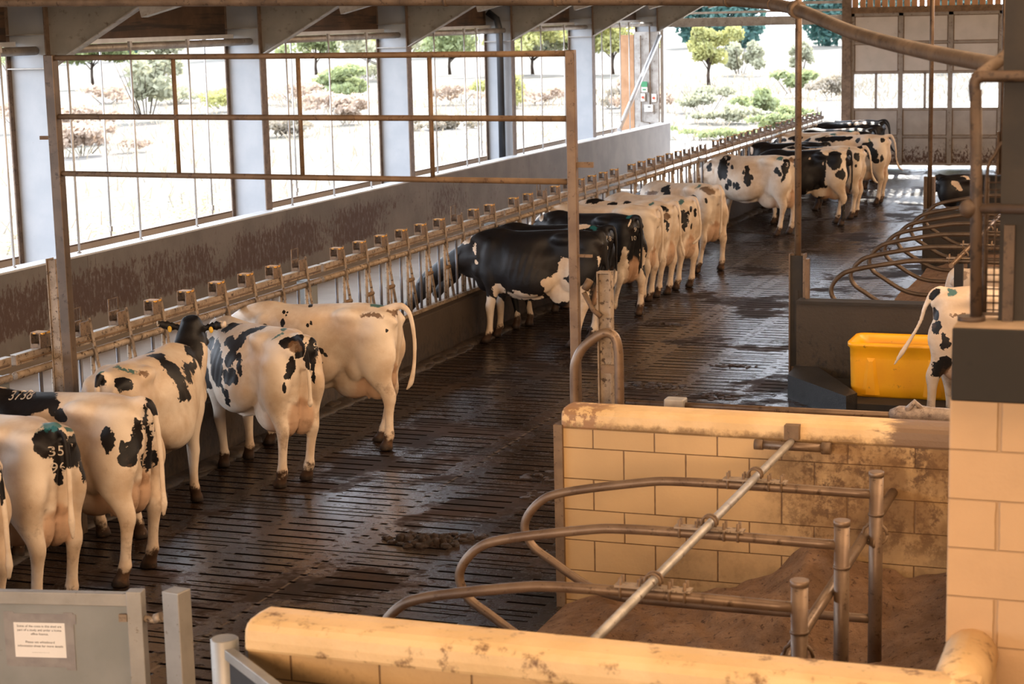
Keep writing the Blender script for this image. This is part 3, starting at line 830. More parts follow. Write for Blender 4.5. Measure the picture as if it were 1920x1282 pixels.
for k in range(25):
    z = .04+.031*k
    if z < .8: me_.tube([(-.88 if z < .62 else -.80, .06, z), (.4, .06, z)], .0035, 5)
me_.build('wire_mesh', M['cage'], r)
MB().tube(smooth_path([(-.885, .06, .02), (-.885, .06, .60), (-.85, .06, .72), (-.78, .06, .79), (-.5, .06, .81)], 4), .008, 8).box(-.89, .4, .05, .07, .015, .03).build('mesh_edge', M['cage'], r)

# ------------------------------------------------------------------ overhead pipe
r = empty('overhead_pipe', (0, 0, 0), label='long dusty pipe crossing overhead and sloping down to the right', cat='pipe')
pp = smooth_path([(-11.5, 13.7, 4.46), (-8, 13.6, 4.385), (-5, 13.45, 4.32), (-3.5, 13.3, 4.285), (-2.95, 12.9, 4.255), (-2.5, 12.1, 4.20), (-1.94, 11.0, 4.06), (-1.4, 9.95, 3.975), (-.84, 8.85, 3.915)], 5)
MB().tube(pp, .041, 16).build('pipe', M['pipe'], r)
rg = MB()
def ringat(i, w=.014, rr=.047):
    a, b = Vector(pp[i]), Vector(pp[i+1]); d = (b-a).normalized()
    rg.tube([a-d*w, a+d*w], rr, 16)
for i in (2, 9, 11, 17, 22): ringat(i)
ringat(25, .05, .056)
rg.build_each('collar', M['pipe'], r)
a = Vector(pp[25])
MB().tube([a, a+Vector((0, 0, .12)), a+Vector((.0, 0, .7))], .012, 6).build('hanger_chain', M['rust'], r)

# ------------------------------------------------------------------ gates at the bottom left
r = empty('sheeted_gate', (-5.255, 8.35, 0), rad(12.3), label='low zinc sheeted gate with a paper notice taped to it', cat='gate')
MB().box(-2.0, -.08, -.012, .0, .25, 1.19).build('sheet_panel', M['sheet'], r)
MB().box(-2.0, -.07, -.035, .02, 1.13, 1.2).build('top_rail', M['galv_fg'], r, .004)
MB().box(-2.0, -.07, -.035, .02, .57, .62).build('middle_rail', M['tube'], r, .004)
MB().box(-2.0, -.07, -.035, .02, .2, .26).build('bottom_rail', M['galv_fg'], r, .004)
MB().box(-.085, 0, -.045, .03, .1, 1.215).build('stile', M['galv_fg'], r, .004)
MB().tube([(0, -.01, 1.06), (.05, -.01, 1.05), (.12, -.01, 1.06)], .018, 8).tube([(.06, -.01, 1.06), (.10, -.02, 1.075)], .026, 8).box(-.13, -.085, -.05, -.03, 1.05, 1.09).build_each('latch', M['muddy'], r)
NOTX, NOTZ = -.595, .925
n_ = empty('paper_notice', (0, 0, 0), label='white paper notice with black print taped to the sheeted gate', cat='notice')
n_.matrix_world = r.matrix_basis.copy() if False else Matrix.Translation((-5.255, 8.35, 0)) @ Matrix.Rotation(rad(12.3), 4, 'Z')
PW, PH = .145, .098
MB().box(NOTX-PW, NOTX+PW, -.0165, -.015, NOTZ-PH, NOTZ+PH).build('sheet', M['white'], n_)
tp = MB().box(NOTX-PW-.055, NOTX+PW+.065, -.0155, -.0125, NOTZ+PH-.005, NOTZ+PH+.05).box(NOTX-PW-.05, NOTX+PW+.05, -.0155, -.0125, NOTZ-PH-.055, NOTZ-PH+.005)
tp.box(NOTX-PW-.055, NOTX-PW+.004, -.0158, -.0128, NOTZ-PH-.05, NOTZ+PH+.06).box(NOTX+PW-.004, NOTX+PW+.05, -.0158, -.0128, NOTZ-PH-.07, NOTZ+PH+.06)
tp.build('duct_tape', M['tape'], n_)
def text_mesh(s, size, align='CENTER'):
    c = bpy.data.curves.new('t', 'FONT'); c.body = s; c.size = size; c.align_x = align; c.align_y = 'CENTER'
    o = bpy.data.objects.new('t', c); COL.objects.link(o)
    dg = bpy.context.evaluated_depsgraph_get()
    me = bpy.data.meshes.new_from_object(o.evaluated_get(dg))
    bpy.data.objects.remove(o); bpy.data.curves.remove(c)
    return me
def notice_text(lines):
    vs, fs = [], []
    for s, dz, sz in lines:
        me = text_mesh(s, sz)
        b = len(vs)
        vs += [(NOTX+v.co.x, -.0172, NOTZ+dz+v.co.y) for v in me.vertices]
        fs += [tuple(i+b for i in p.vertices) for p in me.polygons]
    return MB().add(vs, fs)
notice_text([('Some of the cows in this shed are', .078, .0185), ('part of a study and under a home', .056, .0185), ('office licence.', .034, .0185), ('Please see whiteboard', -.012, .0185), ('information sheet for more details', -.034, .0185), ('~ ~ ~ ~ ~ ~ ~ ~', -.07, .0145)]).build('printed_text', M['ink'], n_)
o = MB().box(-.055, .055, -.055, .055, 0, 1.23).build('square_post', M['galv_fg'], None, .006)
o.location = (-5.06, 8.36, 0); o.rotation_euler.z = rad(-8); tag(o, 'square galvanised post beside the latch of the sheeted gate', 'post')
o = MB().tube([(0, 0, 0), (0, 0, 1.345), (0, 0, 1.35)], [.066, .066, .06], 24).build('round_post', M['galv_fg'])
o.location = (-4.245, 7.42, 0); tag(o, 'round flat-topped steel post at the left end of the near yellow wall', 'post')
r = empty('rubber_gate', (-4.20, 7.36, 0), rad(-40), label='gate with a dark rubber sheet running from the round post to the camera', cat='gate')
MB().box(.03, 2.2, -.025, .025, 1.28, 1.33).build('top_rail', M['galv_fg'], r, .004)
MB().box(.05, 2.2, -.01, .01, .1, 1.28).build('rubber_sheet', M['dark'], r)

# ------------------------------------------------------------------ manure and feed
def lumps(name, spots, label, m='manure'):
    g = MB(); R = random.Random(len(spots))
    for (x, y, rx, ry, h, n) in spots:
        for _ in range(n):
            a = R.uniform(0, 2*pi); q = R.random()**.6
            g.ball((x+rx*q*cos(a), y+ry*q*sin(a), h*.1*R.random()), (R.uniform(.015, .06), R.uniform(.015, .05), h*(1-q*.7)*R.uniform(.3, 1)), 6, 4)
    o = g.build(name, M[m]); tag(o, label, 'manure', None, 'stuff'); return o
lumps('manure_heap', [(-5.85, 13.55, .33, .2, .09, 70), (-5.55, 13.75, .3, .1, .04, 30)], 'wet heap of manure lying on the slats in the middle of the passage')
lumps('manure_heap', [(-5.2, 15.2, .4, .25, .035, 40), (-4.85, 16.4, .35, .2, .03, 30), (-5.6, 15.9, .3, .2, .03, 20)], 'scattered wet manure left of the end of the far yellow wall')
lumps('manure_heap', [(-5.9, 20.2, .45, .2, .035, 60), (-5.0, 19.8, .3, .2, .03, 30), (-5.2, 21.6, .3, .12, .03, 20), (-4.8, 17.7, .3, .2, .03, 30)], 'scattered wet manure between the hoop rail and the trough pen')
lumps('manure_heap', [(-6.9, 24.4, .4, .12, .04, 50), (-4.9, 26.8, .35, .2, .035, 40), (-5.3, 33, .6, .5, .03, 60)], 'scattered manure on the far slats near the tall poles')
g = MB(); R = random.Random(5)
y = 8.0
while y < 48:
    g.ball((-8.95+R.uniform(0, .05), y, 0), (R.uniform(.08, .2), R.uniform(.2, .5), R.uniform(.02, .07)), 8, 5); y += R.uniform(.06, .16)
o = g.build('manure_ridge', M['curb']); tag(o, 'brown crust of manure along the foot of the feed kerb', 'manure', None, 'stuff')
g = MB()
y = 7.0
while y < 49:
    g.ball((-9.55+R.uniform(-.25, .2), y, 0), (R.uniform(.1, .3), R.uniform(.1, .3), R.uniform(.05, .16)), 8, 5); y += R.uniform(.05, .12)
o = g.build('feed', M['sand']); tag(o, 'brown silage feed heaped behind the headlock fence', 'feed', None, 'stuff')

# ------------------------------------------------------------------ outdoors
def gz(x, y):
    d = max(0, -x-17, y-62)
    return .015*d*0 + .35*sin(x*.09)*sin(y*.07)*min(1, d/20)
gv = []; xs = [ -400, -250, -160, -110, -80, -62, -50, -42, -35, -29, -24, -20, -17, -15.4, 0, 20, 60, 120, 300]; ys = [-60, -20, 0, 10, 18, 26, 34, 42, 50, 56, 61, 66, 74, 85, 100, 120, 150, 200, 300, 450]
for yv in ys:
    for xv in xs: gv.append((xv, yv, gz(xv, yv)-.16))
nx = len(xs)
struct('ground_meadow', MB().add(gv, [(j*nx+i, j*nx+i+1, (j+1)*nx+i+1, (j+1)*nx+i) for j in range(len(ys)-1) for i in range(nx-1)], True), M['ground'])

def leaves(n, rx, ry, rz, z0, leaf, R, shape=1.0, clumps=0):
    g = MB(); C = [(R.gauss(0, .5), R.gauss(0, .5), R.uniform(-.8, .8)) for _ in range(clumps)]
    for _ in range(n):
        while True:
            p = [R.uniform(-1, 1) for _ in range(3)]
            if sum(a*a for a in p) < 1: break
        if C:
            c = R.choice(C); p = [c[i]*.66 + p[i]*.30 for i in range(3)]
        w = 1 - shape*.5*(p[2]+1)/2
        c = Vector((p[0]*rx*w, p[1]*ry*w, z0+rz+p[2]*rz))
        a = Vector((R.gauss(0, 1), R.gauss(0, 1), R.gauss(0, 1))).normalized(); b = a.orthogonal().normalized()
        s = leaf*R.uniform(.6, 1.3)
        g.add([c-a*s-b*s*.5, c+a*s-b*s*.5, c+a*s+b*s*.5, c-a*s+b*s*.5], [(0, 1, 2, 3)])
    return g
def bush(x, y, rx, h, mat, label, name='bush', cat='bush', n=700, leaf=.10, trunk=0, clumps=9, shape=.6, seed=1, group=None):
    R = random.Random(seed)
    r = empty(name, (x, y, -.1), label=label, cat=cat, group=group)
    leaves(n, rx, rx, (h-trunk)/2, trunk, leaf, R, shape, clumps).build('foliage', LEAF[mat], r)
    g = MB()
    if trunk:
        g.tube([(0, 0, 0), (-.1*h*.1, 0, trunk*.6), (0, 0, trunk*1.3), (.05, 0, h*.7)], [.03*h, .024*h, .02*h, .006*h], 8)
        for k in range(7):
            a = R.uniform(0, 6.3); g.tube([(0, 0, trunk*(.9+.1*k)), (rx*.6*cos(a), rx*.6*sin(a), trunk+ (h-trunk)*R.uniform(.3, .8))], [.010*h, .003*h], 5)
        g.build('trunk', LEAF['bark'], r)
    else:
        for k in range(9):
            a = R.uniform(0, 6.3); g.tube([(rx*.15*cos(a), rx*.15*sin(a), 0), (rx*.55*cos(a), rx*.55*sin(a), h*.7)], [.008*h, .003*h], 5)
        g.build('stems', LEAF['bark'], r)
    return r
bush(-27.5, 107.9, 1.75, 4.0, 'yellow', 'small yellow-green tree standing alone in the field beyond the far opening', 'tree', 'tree', 2600, .10, .9, 16, .3, 11)
bush(-30.4, 128, 1.9, 2.9, 'grey', 'upright grey-green bush right of the lone yellow tree', n=1300, leaf=.13, seed=2)
bush(-26.6, 130, 1.2, 2.6, 'grey', 'smaller grey-green bush beside the pole in the far opening', n=800, leaf=.12, seed=3)
bush(-20.2, 97, 2.0, 1.5, 'green', 'low green shrub right of centre in the far opening', n=900, leaf=.12, seed=4)
bush(-16.6, 130, 1.1, 2.6, 'green', 'green bush next to the gable post in the far opening', n=700, leaf=.12, seed=5)
bush(-19.9, 77.5, 1.9, 1.5, 'grey', 'bushy grey-green scrub low in the middle of the far opening', n=1200, leaf=.09, seed=6)
bush(-23.0, 78, 2.0, 1.9, 'pink', 'reddish dry scrub at the left of the far opening', n=1500, leaf=.08, seed=7)
bush(-17.4, 76, 1.6, 1.3, 'green', 'green scrub in front of the headlock fence end', n=900, leaf=.09, seed=8)
bush(-14.2, 66, 1.5, .9, 'green', 'low green weeds at the yard edge near the gable post', n=900, leaf=.07, seed=9)
bush(-17.8, 62.5, 1.6, .5, 'green', 'strip of green weeds at the left yard edge', n=700, leaf=.06, seed=10)
bush(-15.4, 62.4, 1.5, .45, 'green', 'strip of green weeds in the middle of the yard edge', n=700, leaf=.06, seed=12)
bush(-48, 79, 2.6, 3.6, 'grey', 'tall grey-green willow bush seen through the first bay of the tall gate', n=1200, leaf=.14, seed=13)
bush(-41, 62, 3.2, 1.6, 'pink', 'brownish dry scrub seen through the left bays of the rail gate', n=1600, leaf=.10, seed=14)
bush(-36, 55, 2.2, 1.2, 'pink', 'reddish low scrub left in the meadow behind the gate', n=1200, leaf=.09, seed=15)
bush(-45, 95, 3.2, 2.2, 'green', 'green bush seen through the middle of the rail gate', n=1300, leaf=.14, seed=16)
bush(-46, 125, 4.2, 4.5, 'yellow', 'spreading yellow-green tree behind the right part of the rail gate', 'tree', 'tree', 2200, .17, 1.4, 14, .2, 17)
bush(-53, 118, 4.4, 4.2, 'grey', 'broad pale tree behind the middle of the rail gate', 'tree', 'tree', 2000, .17, 1.2, 14, .2, 18)
bush(-76, 118, 4.5, 4.4, 'green', 'green tree behind the second bay of the open side', 'tree', 'tree', 2000, .2, 1.2, 14, .2, 19)
bush(-88, 118, 4.0, 4.2, 'grey', 'grey-green tree behind the first bay of the open side', 'tree', 'tree', 1800, .2, 1.2, 14, .2, 20)
bush(-34, 72, 1.6, 1.3, 'pink', 'dry reddish scrub behind the right post of the rail gate', n=900, leaf=.09, seed=21)
bush(-31.5, 84, 1.8, 1.8, 'yellow', 'yellowish bush between the last columns of the open side', n=900, leaf=.1, seed=22)
for j, (x, y, rx, h, m_, lb) in enumerate([(-45.4, 90, 2.6, 1.3, 'pink', 'dry reddish scrub right of the first upright of the rail gate'), (-39.5, 81.7, 2.2, 1.1, 'pink', 'dry scrub seen beside the second upright of the rail gate'),
        (-55.2, 121, 3.2, 1.6, 'grey', 'pale shrub in the middle distance left of the third column'), (-35.7, 89, 2.4, 1.2, 'pink', 'dry brown scrub seen left of the downpipe'), (-27.7, 67.3, 1.6, .7, 'straw', 'low straw tuft seen right of the third upright of the gate'),
        (-31.2, 88.4, 2.0, 1.0, 'pink', 'dry scrub between the downpipe and the right gate post'), (-25.6, 82.8, 1.7, 1.1, 'straw', 'straw coloured shrub beside the diagonal brace'), (-58.3, 91.8, 2.4, 1.2, 'pink', 'reddish scrub behind the first upper bay of the gate'),
        (-53.5, 91, 2.6, 1.1, 'grey', 'low grey-green scrub left of the second column'), (-47, 85, 2.3, 1.2, 'yellow', 'yellowish scrub just left of the second column'), (-50.2, 71.6, 2.2, 1.2, 'pink', 'dry scrub at the far left edge of the picture'),
        (-91.5, 131, 4, 3.2, 'green', 'green bush at the far left edge below the eaves'), (-32.8, 64.2, 1.8, .8, 'straw', 'low dry tuft right of the second column'), (-17.3, 92, 1.8, 1.2, 'straw', 'straw shrub beside the gable post'), (-17.3, 70.3, 1.6, .9, 'grey', 'grey-green weeds in front of the reddish scrub in the far opening'),
        (-15.1, 72, 1.2, .8, 'green', 'green weeds right behind the end of the headlock fence')]):
    bush(x, y, rx, h, m_, lb, n=800, leaf=.085, clumps=14, seed=40+j)
for j, (x, y, m_, lb) in enumerate([(-99.9, 148, 'green', 'pale green tree seen in the leftmost bay of the rail gate'), (-85.5, 143, 'grey', 'pale grey-green tree near the second column of the open side'), (-67.8, 138, 'green', 'green tree above the second upright of the rail gate'),
        (-62.3, 136, 'yellow', 'yellow-green tree just left of the third column'), (-54.5, 134, 'green', 'leafy tree right of the third gate upright'), (-46.7, 131, 'grey', 'pale leafy tree left of the right gate post'), (-43.0, 130, 'green', 'green tree right behind the right gate post'), (-39.9, 129, 'yellow', 'tall yellow-green tree left of the orange board')]):
    bush(x, y, 3.4, 5.0, m_, lb, 'tree', 'tree', 2200, .15, 1.0, 18, .3, 70+j)
R = random.Random(9)
fir = [(x*.72, y*.72) for x, y in [( -46, 290), (-57, 300), (-68, 285), (-78, 300), (-92, 290), (-104, 300), (-36, 300), (-118, 290), (-134, 300), (-150, 280), (-168, 270), (-186, 255), (-24, 290)]]
for i, (x, y) in enumerate(fir):
    r = empty('fir_tree', (x, y, 0), label=['first', 'second', 'third', 'fourth', 'fifth', 'sixth', 'seventh', 'eighth', 'ninth', 'tenth', 'eleventh', 'twelfth', 'thirteenth'][sorted(fir, key=lambda q: -q[0]/q[1]).index((x, y))] + ' blue-green fir of the horizon tree line, counted from the left', cat='tree', group='firs of the distant tree line')
    g = leaves(3000, 4.2, 4.2, 6.5, -.1, .33, R, 1.4, 0); g.build('foliage', LEAF['teal'], r)
    MB().tube([(0, 0, 0), (0, 0, 13)], [.35, .05], 6).build('trunk', LEAF['bark'], r)
# tall grass and weeds of the meadow
g = MB()
for _ in range(9000):
    if R.random() < .72: x, y = R.uniform(-60, -16.2), R.uniform(16, 110)
    else: x, y = R.uniform(-34, -6), R.uniform(61.5, 130)
    if x > -17 and y < 61: continue
    c = Vector((x, y, -.15)); h = R.uniform(.12, .38); k = R.uniform(0, 6.3); w = .012+.0002*y
    d = Vector((cos(k), sin(k), 0)); tip = c+Vector((R.gauss(0, .15), R.gauss(0, .15), h))
    g.add([c-d*w, c+d*w, tip+d*w*.6, tip-d*w*.6], [(0, 1, 2, 3)])
o = g.build('meadow_grass', LEAF['straw']); tag(o, 'tall dry straw-coloured grass of the meadow outside', 'grass', None, 'stuff')
g = MB()
for _ in range(160):
    x, y = R.uniform(-19.5, -16.6), R.uniform(24, 34); c = Vector((x, y, -.15))
    for k in range(14):
        z = .1+.07*k; s = .03; a = R.uniform(0, 6.3); d = Vector((cos(a), sin(a), .3))*s*2; b = Vector((-sin(a), cos(a), 0))*s
        p = c+Vector((.02*k*sin(x*9), 0, z)); g.add([p-b, p+d-b*.3, p+d+b*.3, p+b], [(0, 1, 2, 3)])
o = g.build('weeds', LEAF['yellow']); tag(o, 'yellow-green weeds growing right outside the open side', 'weeds', None, 'stuff')
# ------------------------------------------------------------------ cows
def loft(rings):
    """rings: list of equal-length point lists -> closed shape"""
    n = len(rings[0]); vs = [p for r in rings for p in r]
    fs = [(i*n+k, i*n+(k+1) % n, (i+1)*n+(k+1) % n, (i+1)*n+k) for i in range(len(rings)-1) for k in range(n)]
    fs += [tuple(range(n-1, -1, -1)), tuple(range((len(rings)-1)*n, len(rings)*n))]
    return vs, fs
def interp_rows(rows, m):
    a = np.array(rows, float); t = np.linspace(0, len(a)-1, m)
    out = []
    for u in t:
        i = min(int(u), len(a)-2); f = u-i
        p0, p1, p2, p3 = a[max(i-1, 0)], a[i], a[i+1], a[min(i+2, len(a)-1)]
        out.append(.5*(2*p1+(p2-p0)*f+(2*p0-5*p1+4*p2-p3)*f*f+(3*p1-p0-3*p2+p3)*f**3))
    return out
TORSO = [ # x, ztop, zbot, halfwidth, z of widest
    (-.885, 1.27, 1.10, .05, 1.2), (-.86, 1.345, .98, .12, 1.2), (-.80, 1.395, .88, .175, 1.18), (-.68, 1.425, .80, .225, 1.14), (-.55, 1.44, .76, .25, 1.10),
    (-.42, 1.445, .73, .255, 1.08), (-.28, 1.435, .67, .27, 1.02), (-.10, 1.425, .595, .33, .97), (.08, 1.415, .56, .36, .95), (.26, 1.41, .565, .345, .96),
    (.42, 1.42, .60, .30, .98), (.56, 1.43, .64, .25, 1.0), (.70, 1.41, .70, .215, 1.02), (.82, 1.36, .78, .17, 1.04), (.92, 1.30, .86, .13, 1.06)]
HIND = [(1.22, -.62, .12, .20, .10), (1.06, -.655, .165, .225, .115), (.92, -.665, .19, .215, .108), (.82, -.66, .195, .180, .095), (.73, -.665, .19, .145, .078), (.65, -.70, .18, .112, .066),
        (.575, -.738, .175, .088, .057), (.51, -.748, .172, .072, .052), (.44, -.738, .17, .054, .046), (.34, -.722, .168, .045, .041), (.22, -.705, .168, .045, .042), (.155, -.695, .168, .057, .054),
        (.10, -.675, .168, .052, .05), (.065, -.655, .17, .062, .058), (.0, -.64, .17, .080, .066)]
FORE = [(1.05, .56, .17, .15, .075), (.90, .55, .19, .14, .09), (.78, .52, .19, .115, .085), (.68, .505, .18, .09, .072), (.56, .51, .172, .068, .058), (.47, .525, .17, .064, .058),
        (.40, .52, .168, .053, .05), (.28, .51, .167, .042, .041), (.18, .51, .167, .044, .042), (.14, .512, .167, .055, .052), (.09, .53, .167, .05, .049), (.055, .545, .168, .060, .055), (.0, .555, .168, .072, .063)]
def leg(mb, rows, side, dx, dy, lift=0):
    rr = interp_rows(rows, 34); rings = []
    for z, x, y, rx, ry in rr:
        w = min(1, max(0, (rows[0][0]-z)/rows[0][0]))**1.15
        rings.append([(x+dx*w+rx*cos(t), side*y+dy*w+ry*sin(t), max(0, z)+.002) for t in [2*pi*k/16 for k in range(16)]])
    mb.add(*loft(rings))
def blobby(mb, c, r, rot=None):
    m = MB(); m.ball((0, 0, 0), r, 14, 10)
    R_ = Euler(rot).to_matrix() if rot else Matrix.Identity(3)
    mb.add([Vector(c)+R_ @ Vector(v) for v in m.v], m.f)
def tubez(mb, pts, rs, n=12, k=5, flat=1.0):
    P = smooth_path(pts, k); t = np.linspace(0, len(pts)-1, len(P)); R_ = np.interp(t, range(len(pts)), rs)
    mb.tube(P, list(R_), n)
def head_parts(mb, base, d, up, s=1.0, ears=True):
    """head along d from the poll at base"""
    base, d, up = Vector(base), Vector(d).normalized(), Vector(up).normalized()
    side = d.cross(up).normalized(); up = side.cross(d).normalized()
    rows = [(-.07, .0, .06, .07), (-.02, 0, .085, .105), (.06, -.005, .10, .125), (.14, -.01, .108, .13), (.22, -.02, .088, .115), (.32, -.03, .066, .088), (.42, -.035, .062, .074), (.49, -.04, .072, .072), (.53, -.045, .066, .062), (.555, -.045, .04, .04)]
    rings = []
    for x, o, ry, rz in interp_rows(rows, 26):
        rings.append([tuple(base + d*x*s + up*(o*s + rz*s*sin(t)) + side*ry*s*cos(t)) for t in [2*pi*k/16 for k in range(16)]])
    mb.add(*loft(rings))
    for q in (-1, 1):
        e0 = base + d*.02*s + side*q*.08*s + up*.03*s
        if ears:
            for k in range(5):
                blobby(mb, e0 + side*q*(.04+.035*k)*s - up*.006*k - d*.01*k, (.02*s+.006*(2-abs(k-2)), .022, .042*s-.005*abs(k-2)*s), None)
        blobby(mb, base + d*.15*s + side*q*.088*s + up*.045*s, (.035, .03, .03))
    blobby(mb, base + d*.0 + up*.07, (.06, .06, .05))

def cow_mesh(name, spec, voxel):
    mb = MB()
    lying = spec.get('lying')
    rings = []
    bl = spec.get('belly', 0)
    for x, zt, zb, w, zm in interp_rows(TORSO, 44):
        zb = zb - bl*math.exp(-((x-.05)/.35)**2); r_ = []
        for k in range(32):
            t = 2*pi*k/32; c, s = cos(t), sin(t)
            if s >= 0:
                y = w*np.sign(c)*abs(c)**.80*(1-.16*s**3); z = zm+(zt-zm)*abs(s)**.86
            else:
                y = w*np.sign(c)*abs(c)**.95; z = zm-(zm-zb)*abs(s)**.95
            r_.append((x, y, z))
        rings.append(r_)
    mb.add(*loft(rings))
    # bones: hooks, pins, tail head, thurls, shoulders, withers, brisket
    for q in (-1, 1):
        blobby(mb, (-.40, q*.165, 1.33), (.17, .105, .085)); blobby(mb, (-.85, q*.11, 1.27), (.055, .05, .06))
        blobby(mb, (-.66, q*.16, 1.12), (.20, .125, .24)); blobby(mb, (-.62, q*.13, 1.29), (.25, .11, .10), (0, .12, 0))
        blobby(mb, (.54, q*.20, 1.10), (.12, .07, .25), (0, -.2, 0)); blobby(mb, (.72, q*.16, .93), (.10, .08, .11))
        blobby(mb, (.05, q*.22, .84), (.36, .15, .24)); blobby(mb, (-.47, q*.18, .83), (.11, .07, .14))
    blobby(mb, (.50, 0, 1.40), (.18, .06, .045)); blobby(mb, (.68, 0, .76), (.14, .11, .13)); blobby(mb, (-.80, 0, 1.40), (.10, .045, .04))
    if not lying:
        L = spec.get('legs', [(0, 0)]*4)   # hind left, hind right, fore left, fore right (dx, dy)
        leg(mb, HIND, 1, *L[0]); leg(mb, HIND, -1, *L[1]); leg(mb, FORE, 1, *L[2]); leg(mb, FORE, -1, *L[3])
    else:
        for q in (-1, 1):
            tubez(mb, [(-.55, q*.24, .80), (-.25, q*.36, .70), (-.15, q*.40, .58), (-.45, q*.42, .52), (-.62, q*.44, .50)], [.17, .13, .09, .06, .05])
            tubez(mb, [(.50, q*.2, .80), (.70, q*.24, .62), (.78, q*.26, .54), (.55, q*.27, .51), (.45, q*.27, .51)], [.12, .09, .065, .05, .05])
    # udder
    u = spec.get('udder', 1.0)
    if u and not lying:
        for q in (-1, 1):
            blobby(mb, (-.40, q*.078, .67), (.23*u, .112*u, .18*u)); blobby(mb, (-.65, q*.076, .70), (.155*u, .105*u, .215*u)); blobby(mb, (-.76, q*.055, .92), (.085, .07, .20))
            for tx in (-.56, -.34):
                mb.tube([(tx, q*.085, .60-.1*(u-1)), (tx, q*.09, .525-.16*(u-1)), (tx, q*.09, .495-.16*(u-1))], [.022, .014, .011], 8)
        tubez(mb, [(-.2, .10, .63), (0, .14, .575), (.2, .13, .575)], [.03, .018, .015])
        tubez(mb, [(-.2, -.10, .63), (0, -.14, .575), (.2, -.13, .575)], [.03, .018, .015])
    # tail
    T = spec.get('tail') or [(-.80, 0, 1.41), (-.88, 0, 1.415), (-.935, 0, 1.34), (-.945, 0, 1.1), (-.94, 0, .85), (-.935, .0, .68), (-.93, .0, .56)]
    rs = list(np.interp(np.linspace(0, 1, len(T)), [0, .15, .3, .62, .72, .88, 1], [.044, .036, .026, .018, .022, .032, .011]))
    tubez(mb, T, rs, 10, 7)
    # neck and head
    H = spec.get('head', 'down')
    if H == 'down':
        tubez(mb, [(.70, 0, 1.10), (.92, 0, 1.06), (1.12, 0, .98), (1.32, 0, .86), (1.42, 0, .78)], [.24, .185, .15, .125, .10], 16)
        blobby(mb, (.86, 0, 1.14), (.20, .10, .17), (0, .35, 0)); blobby(mb, (.88, 0, .97), (.18, .09, .18), (0, .3, 0))
        head_parts(mb, (1.42, 0, .80), (.62, 0, -.62), (.7, 0, .7))
    elif H == 'up':
        nx, ny = spec.get('headxy', (1.22, -.25)); nz = spec.get('headz', 1.58)
        tubez(mb, [(.66, 0, 1.10), (.84, ny*.15, 1.18), (1.0, ny*.45, 1.34), (nx*.92, ny*.85, nz-.10), (nx, ny, nz-.02)], [.24, .20, .155, .12, .10], 16)
        blobby(mb, (.82, 0, 1.02), (.20, .10, .2))
        head_parts(mb, (nx, ny, nz), spec.get('headdir', (.4, -.8, -.35)), (0, 0, 1), spec.get('headscale', 1.0))
    me = bpy.data.meshes.new(name+'_raw'); me.from_pydata([tuple(map(float, v)) for v in mb.v], [], mb.f)
    bm = bmesh.new(); bm.from_mesh(me); bmesh.ops.recalc_face_normals(bm, faces=bm.faces); bm.to_mesh(me); bm.free()
    o = bpy.data.objects.new('raw', me); COL.objects.link(o)
    md = o.modifiers.new('r', 'REMESH'); md.mode = 'VOXEL'; md.voxel_size = voxel; md.adaptivity = 0
    dg = bpy.context.evaluated_depsgraph_get()
    out = bpy.data.meshes.new_from_object(o.evaluated_get(dg))
    bpy.data.objects.remove(o); bpy.data.meshes.remove(me)
    out.name = name
    n = len(out.vertices); co = np.empty(n*3); out.vertices.foreach_get('co', co); co = co.reshape(-1, 3)
    e = np.empty(len(out.edges)*2, int); out.edges.foreach_get('vertices', e); e = e.reshape(-1, 2)
    deg = np.bincount(e.ravel(), minlength=n)[:, None]
    def lap(c, it, w):
        for _ in range(it):
            s = np.zeros_like(c)
            for k in range(3):
                s[:, k] = np.bincount(e[:, 0], c[e[:, 1], k], n) + np.bincount(e[:, 1], c[e[:, 0], k], n)
            c = c + w*(s/deg - c)
        return c
    k = max(6, int(round(.0075/voxel**2*.5)))
    sm = lap(co, k, .5)
    z = co[:, 2:3]
    wt = np.clip((z-.5)/.25, .16, 1)*(1-.9*np.clip((-co[:, 0:1]-.885)/.03, 0, 1))                                  # keep legs and head crisp
    far_ = np.clip((np.abs(co[:, 0:1])-.95)/.1, 0, 1); wt = wt*(1-.75*far_)
    wt = np.where((co[:, 2:3] < .82) & (np.abs(co[:, 1:2]) < .21) & (co[:, 0:1] < -.12) & (co[:, 0:1] > -.95), wt*.35, wt)
    co = co + (sm-co)*wt
    # hollows and muscles, pushed sideways
    X, Y, Z = co[:, 0], co[:, 1], co[:, 2]; sg = np.sign(Y); ay = np.abs(Y)
    def g(x, z, rx, rz, amp, ymin=.12):
        m = np.exp(-((X-x)/rx)**2-((Z-z)/rz)**2)*np.clip((ay-ymin)/.08, 0, 1)
        return -amp*m
    dy = g(-.20, 1.24, .13, .09, .05) + g(-.36, .97, .10, .16, .018) + g(.36, 1.12, .07, .2, .018) + g(.30, .74, .08, .10, .015) + g(-.60, 1.24, .10, .05, .02) + g(.78, 1.22, .08, .1, .02)
    rib = .0035*np.sin((X*.96+.28*(Z-1))*2*pi/.092)*np.exp(-((X-.06)/.26)**2)*np.exp(-((Z-1.02)/.2)**2)
    co[:, 1] += sg*(dy+rib)
    # rear cleft below the tail
    cl = np.exp(-((Z-1.05)/.22)**2)*np.exp(-(Y/.035)**2)*np.clip((-.74-X)/.05, 0, 1)*np.clip((X+.905)/.02, 0, 1)
    co[:, 0] += .045*cl
    co *= spec.get('scale', 1.0)
    if spec.get('curve'):
        kx = spec['curve']; co[:, 1] += kx*np.clip(co[:, 0]-.2, 0, 2)**2
    out.vertices.foreach_set('co', co.ravel()); out.update()
    out.polygons.foreach_set('use_smooth', [True]*len(out.polygons))
    out.materials.clear()
    return out

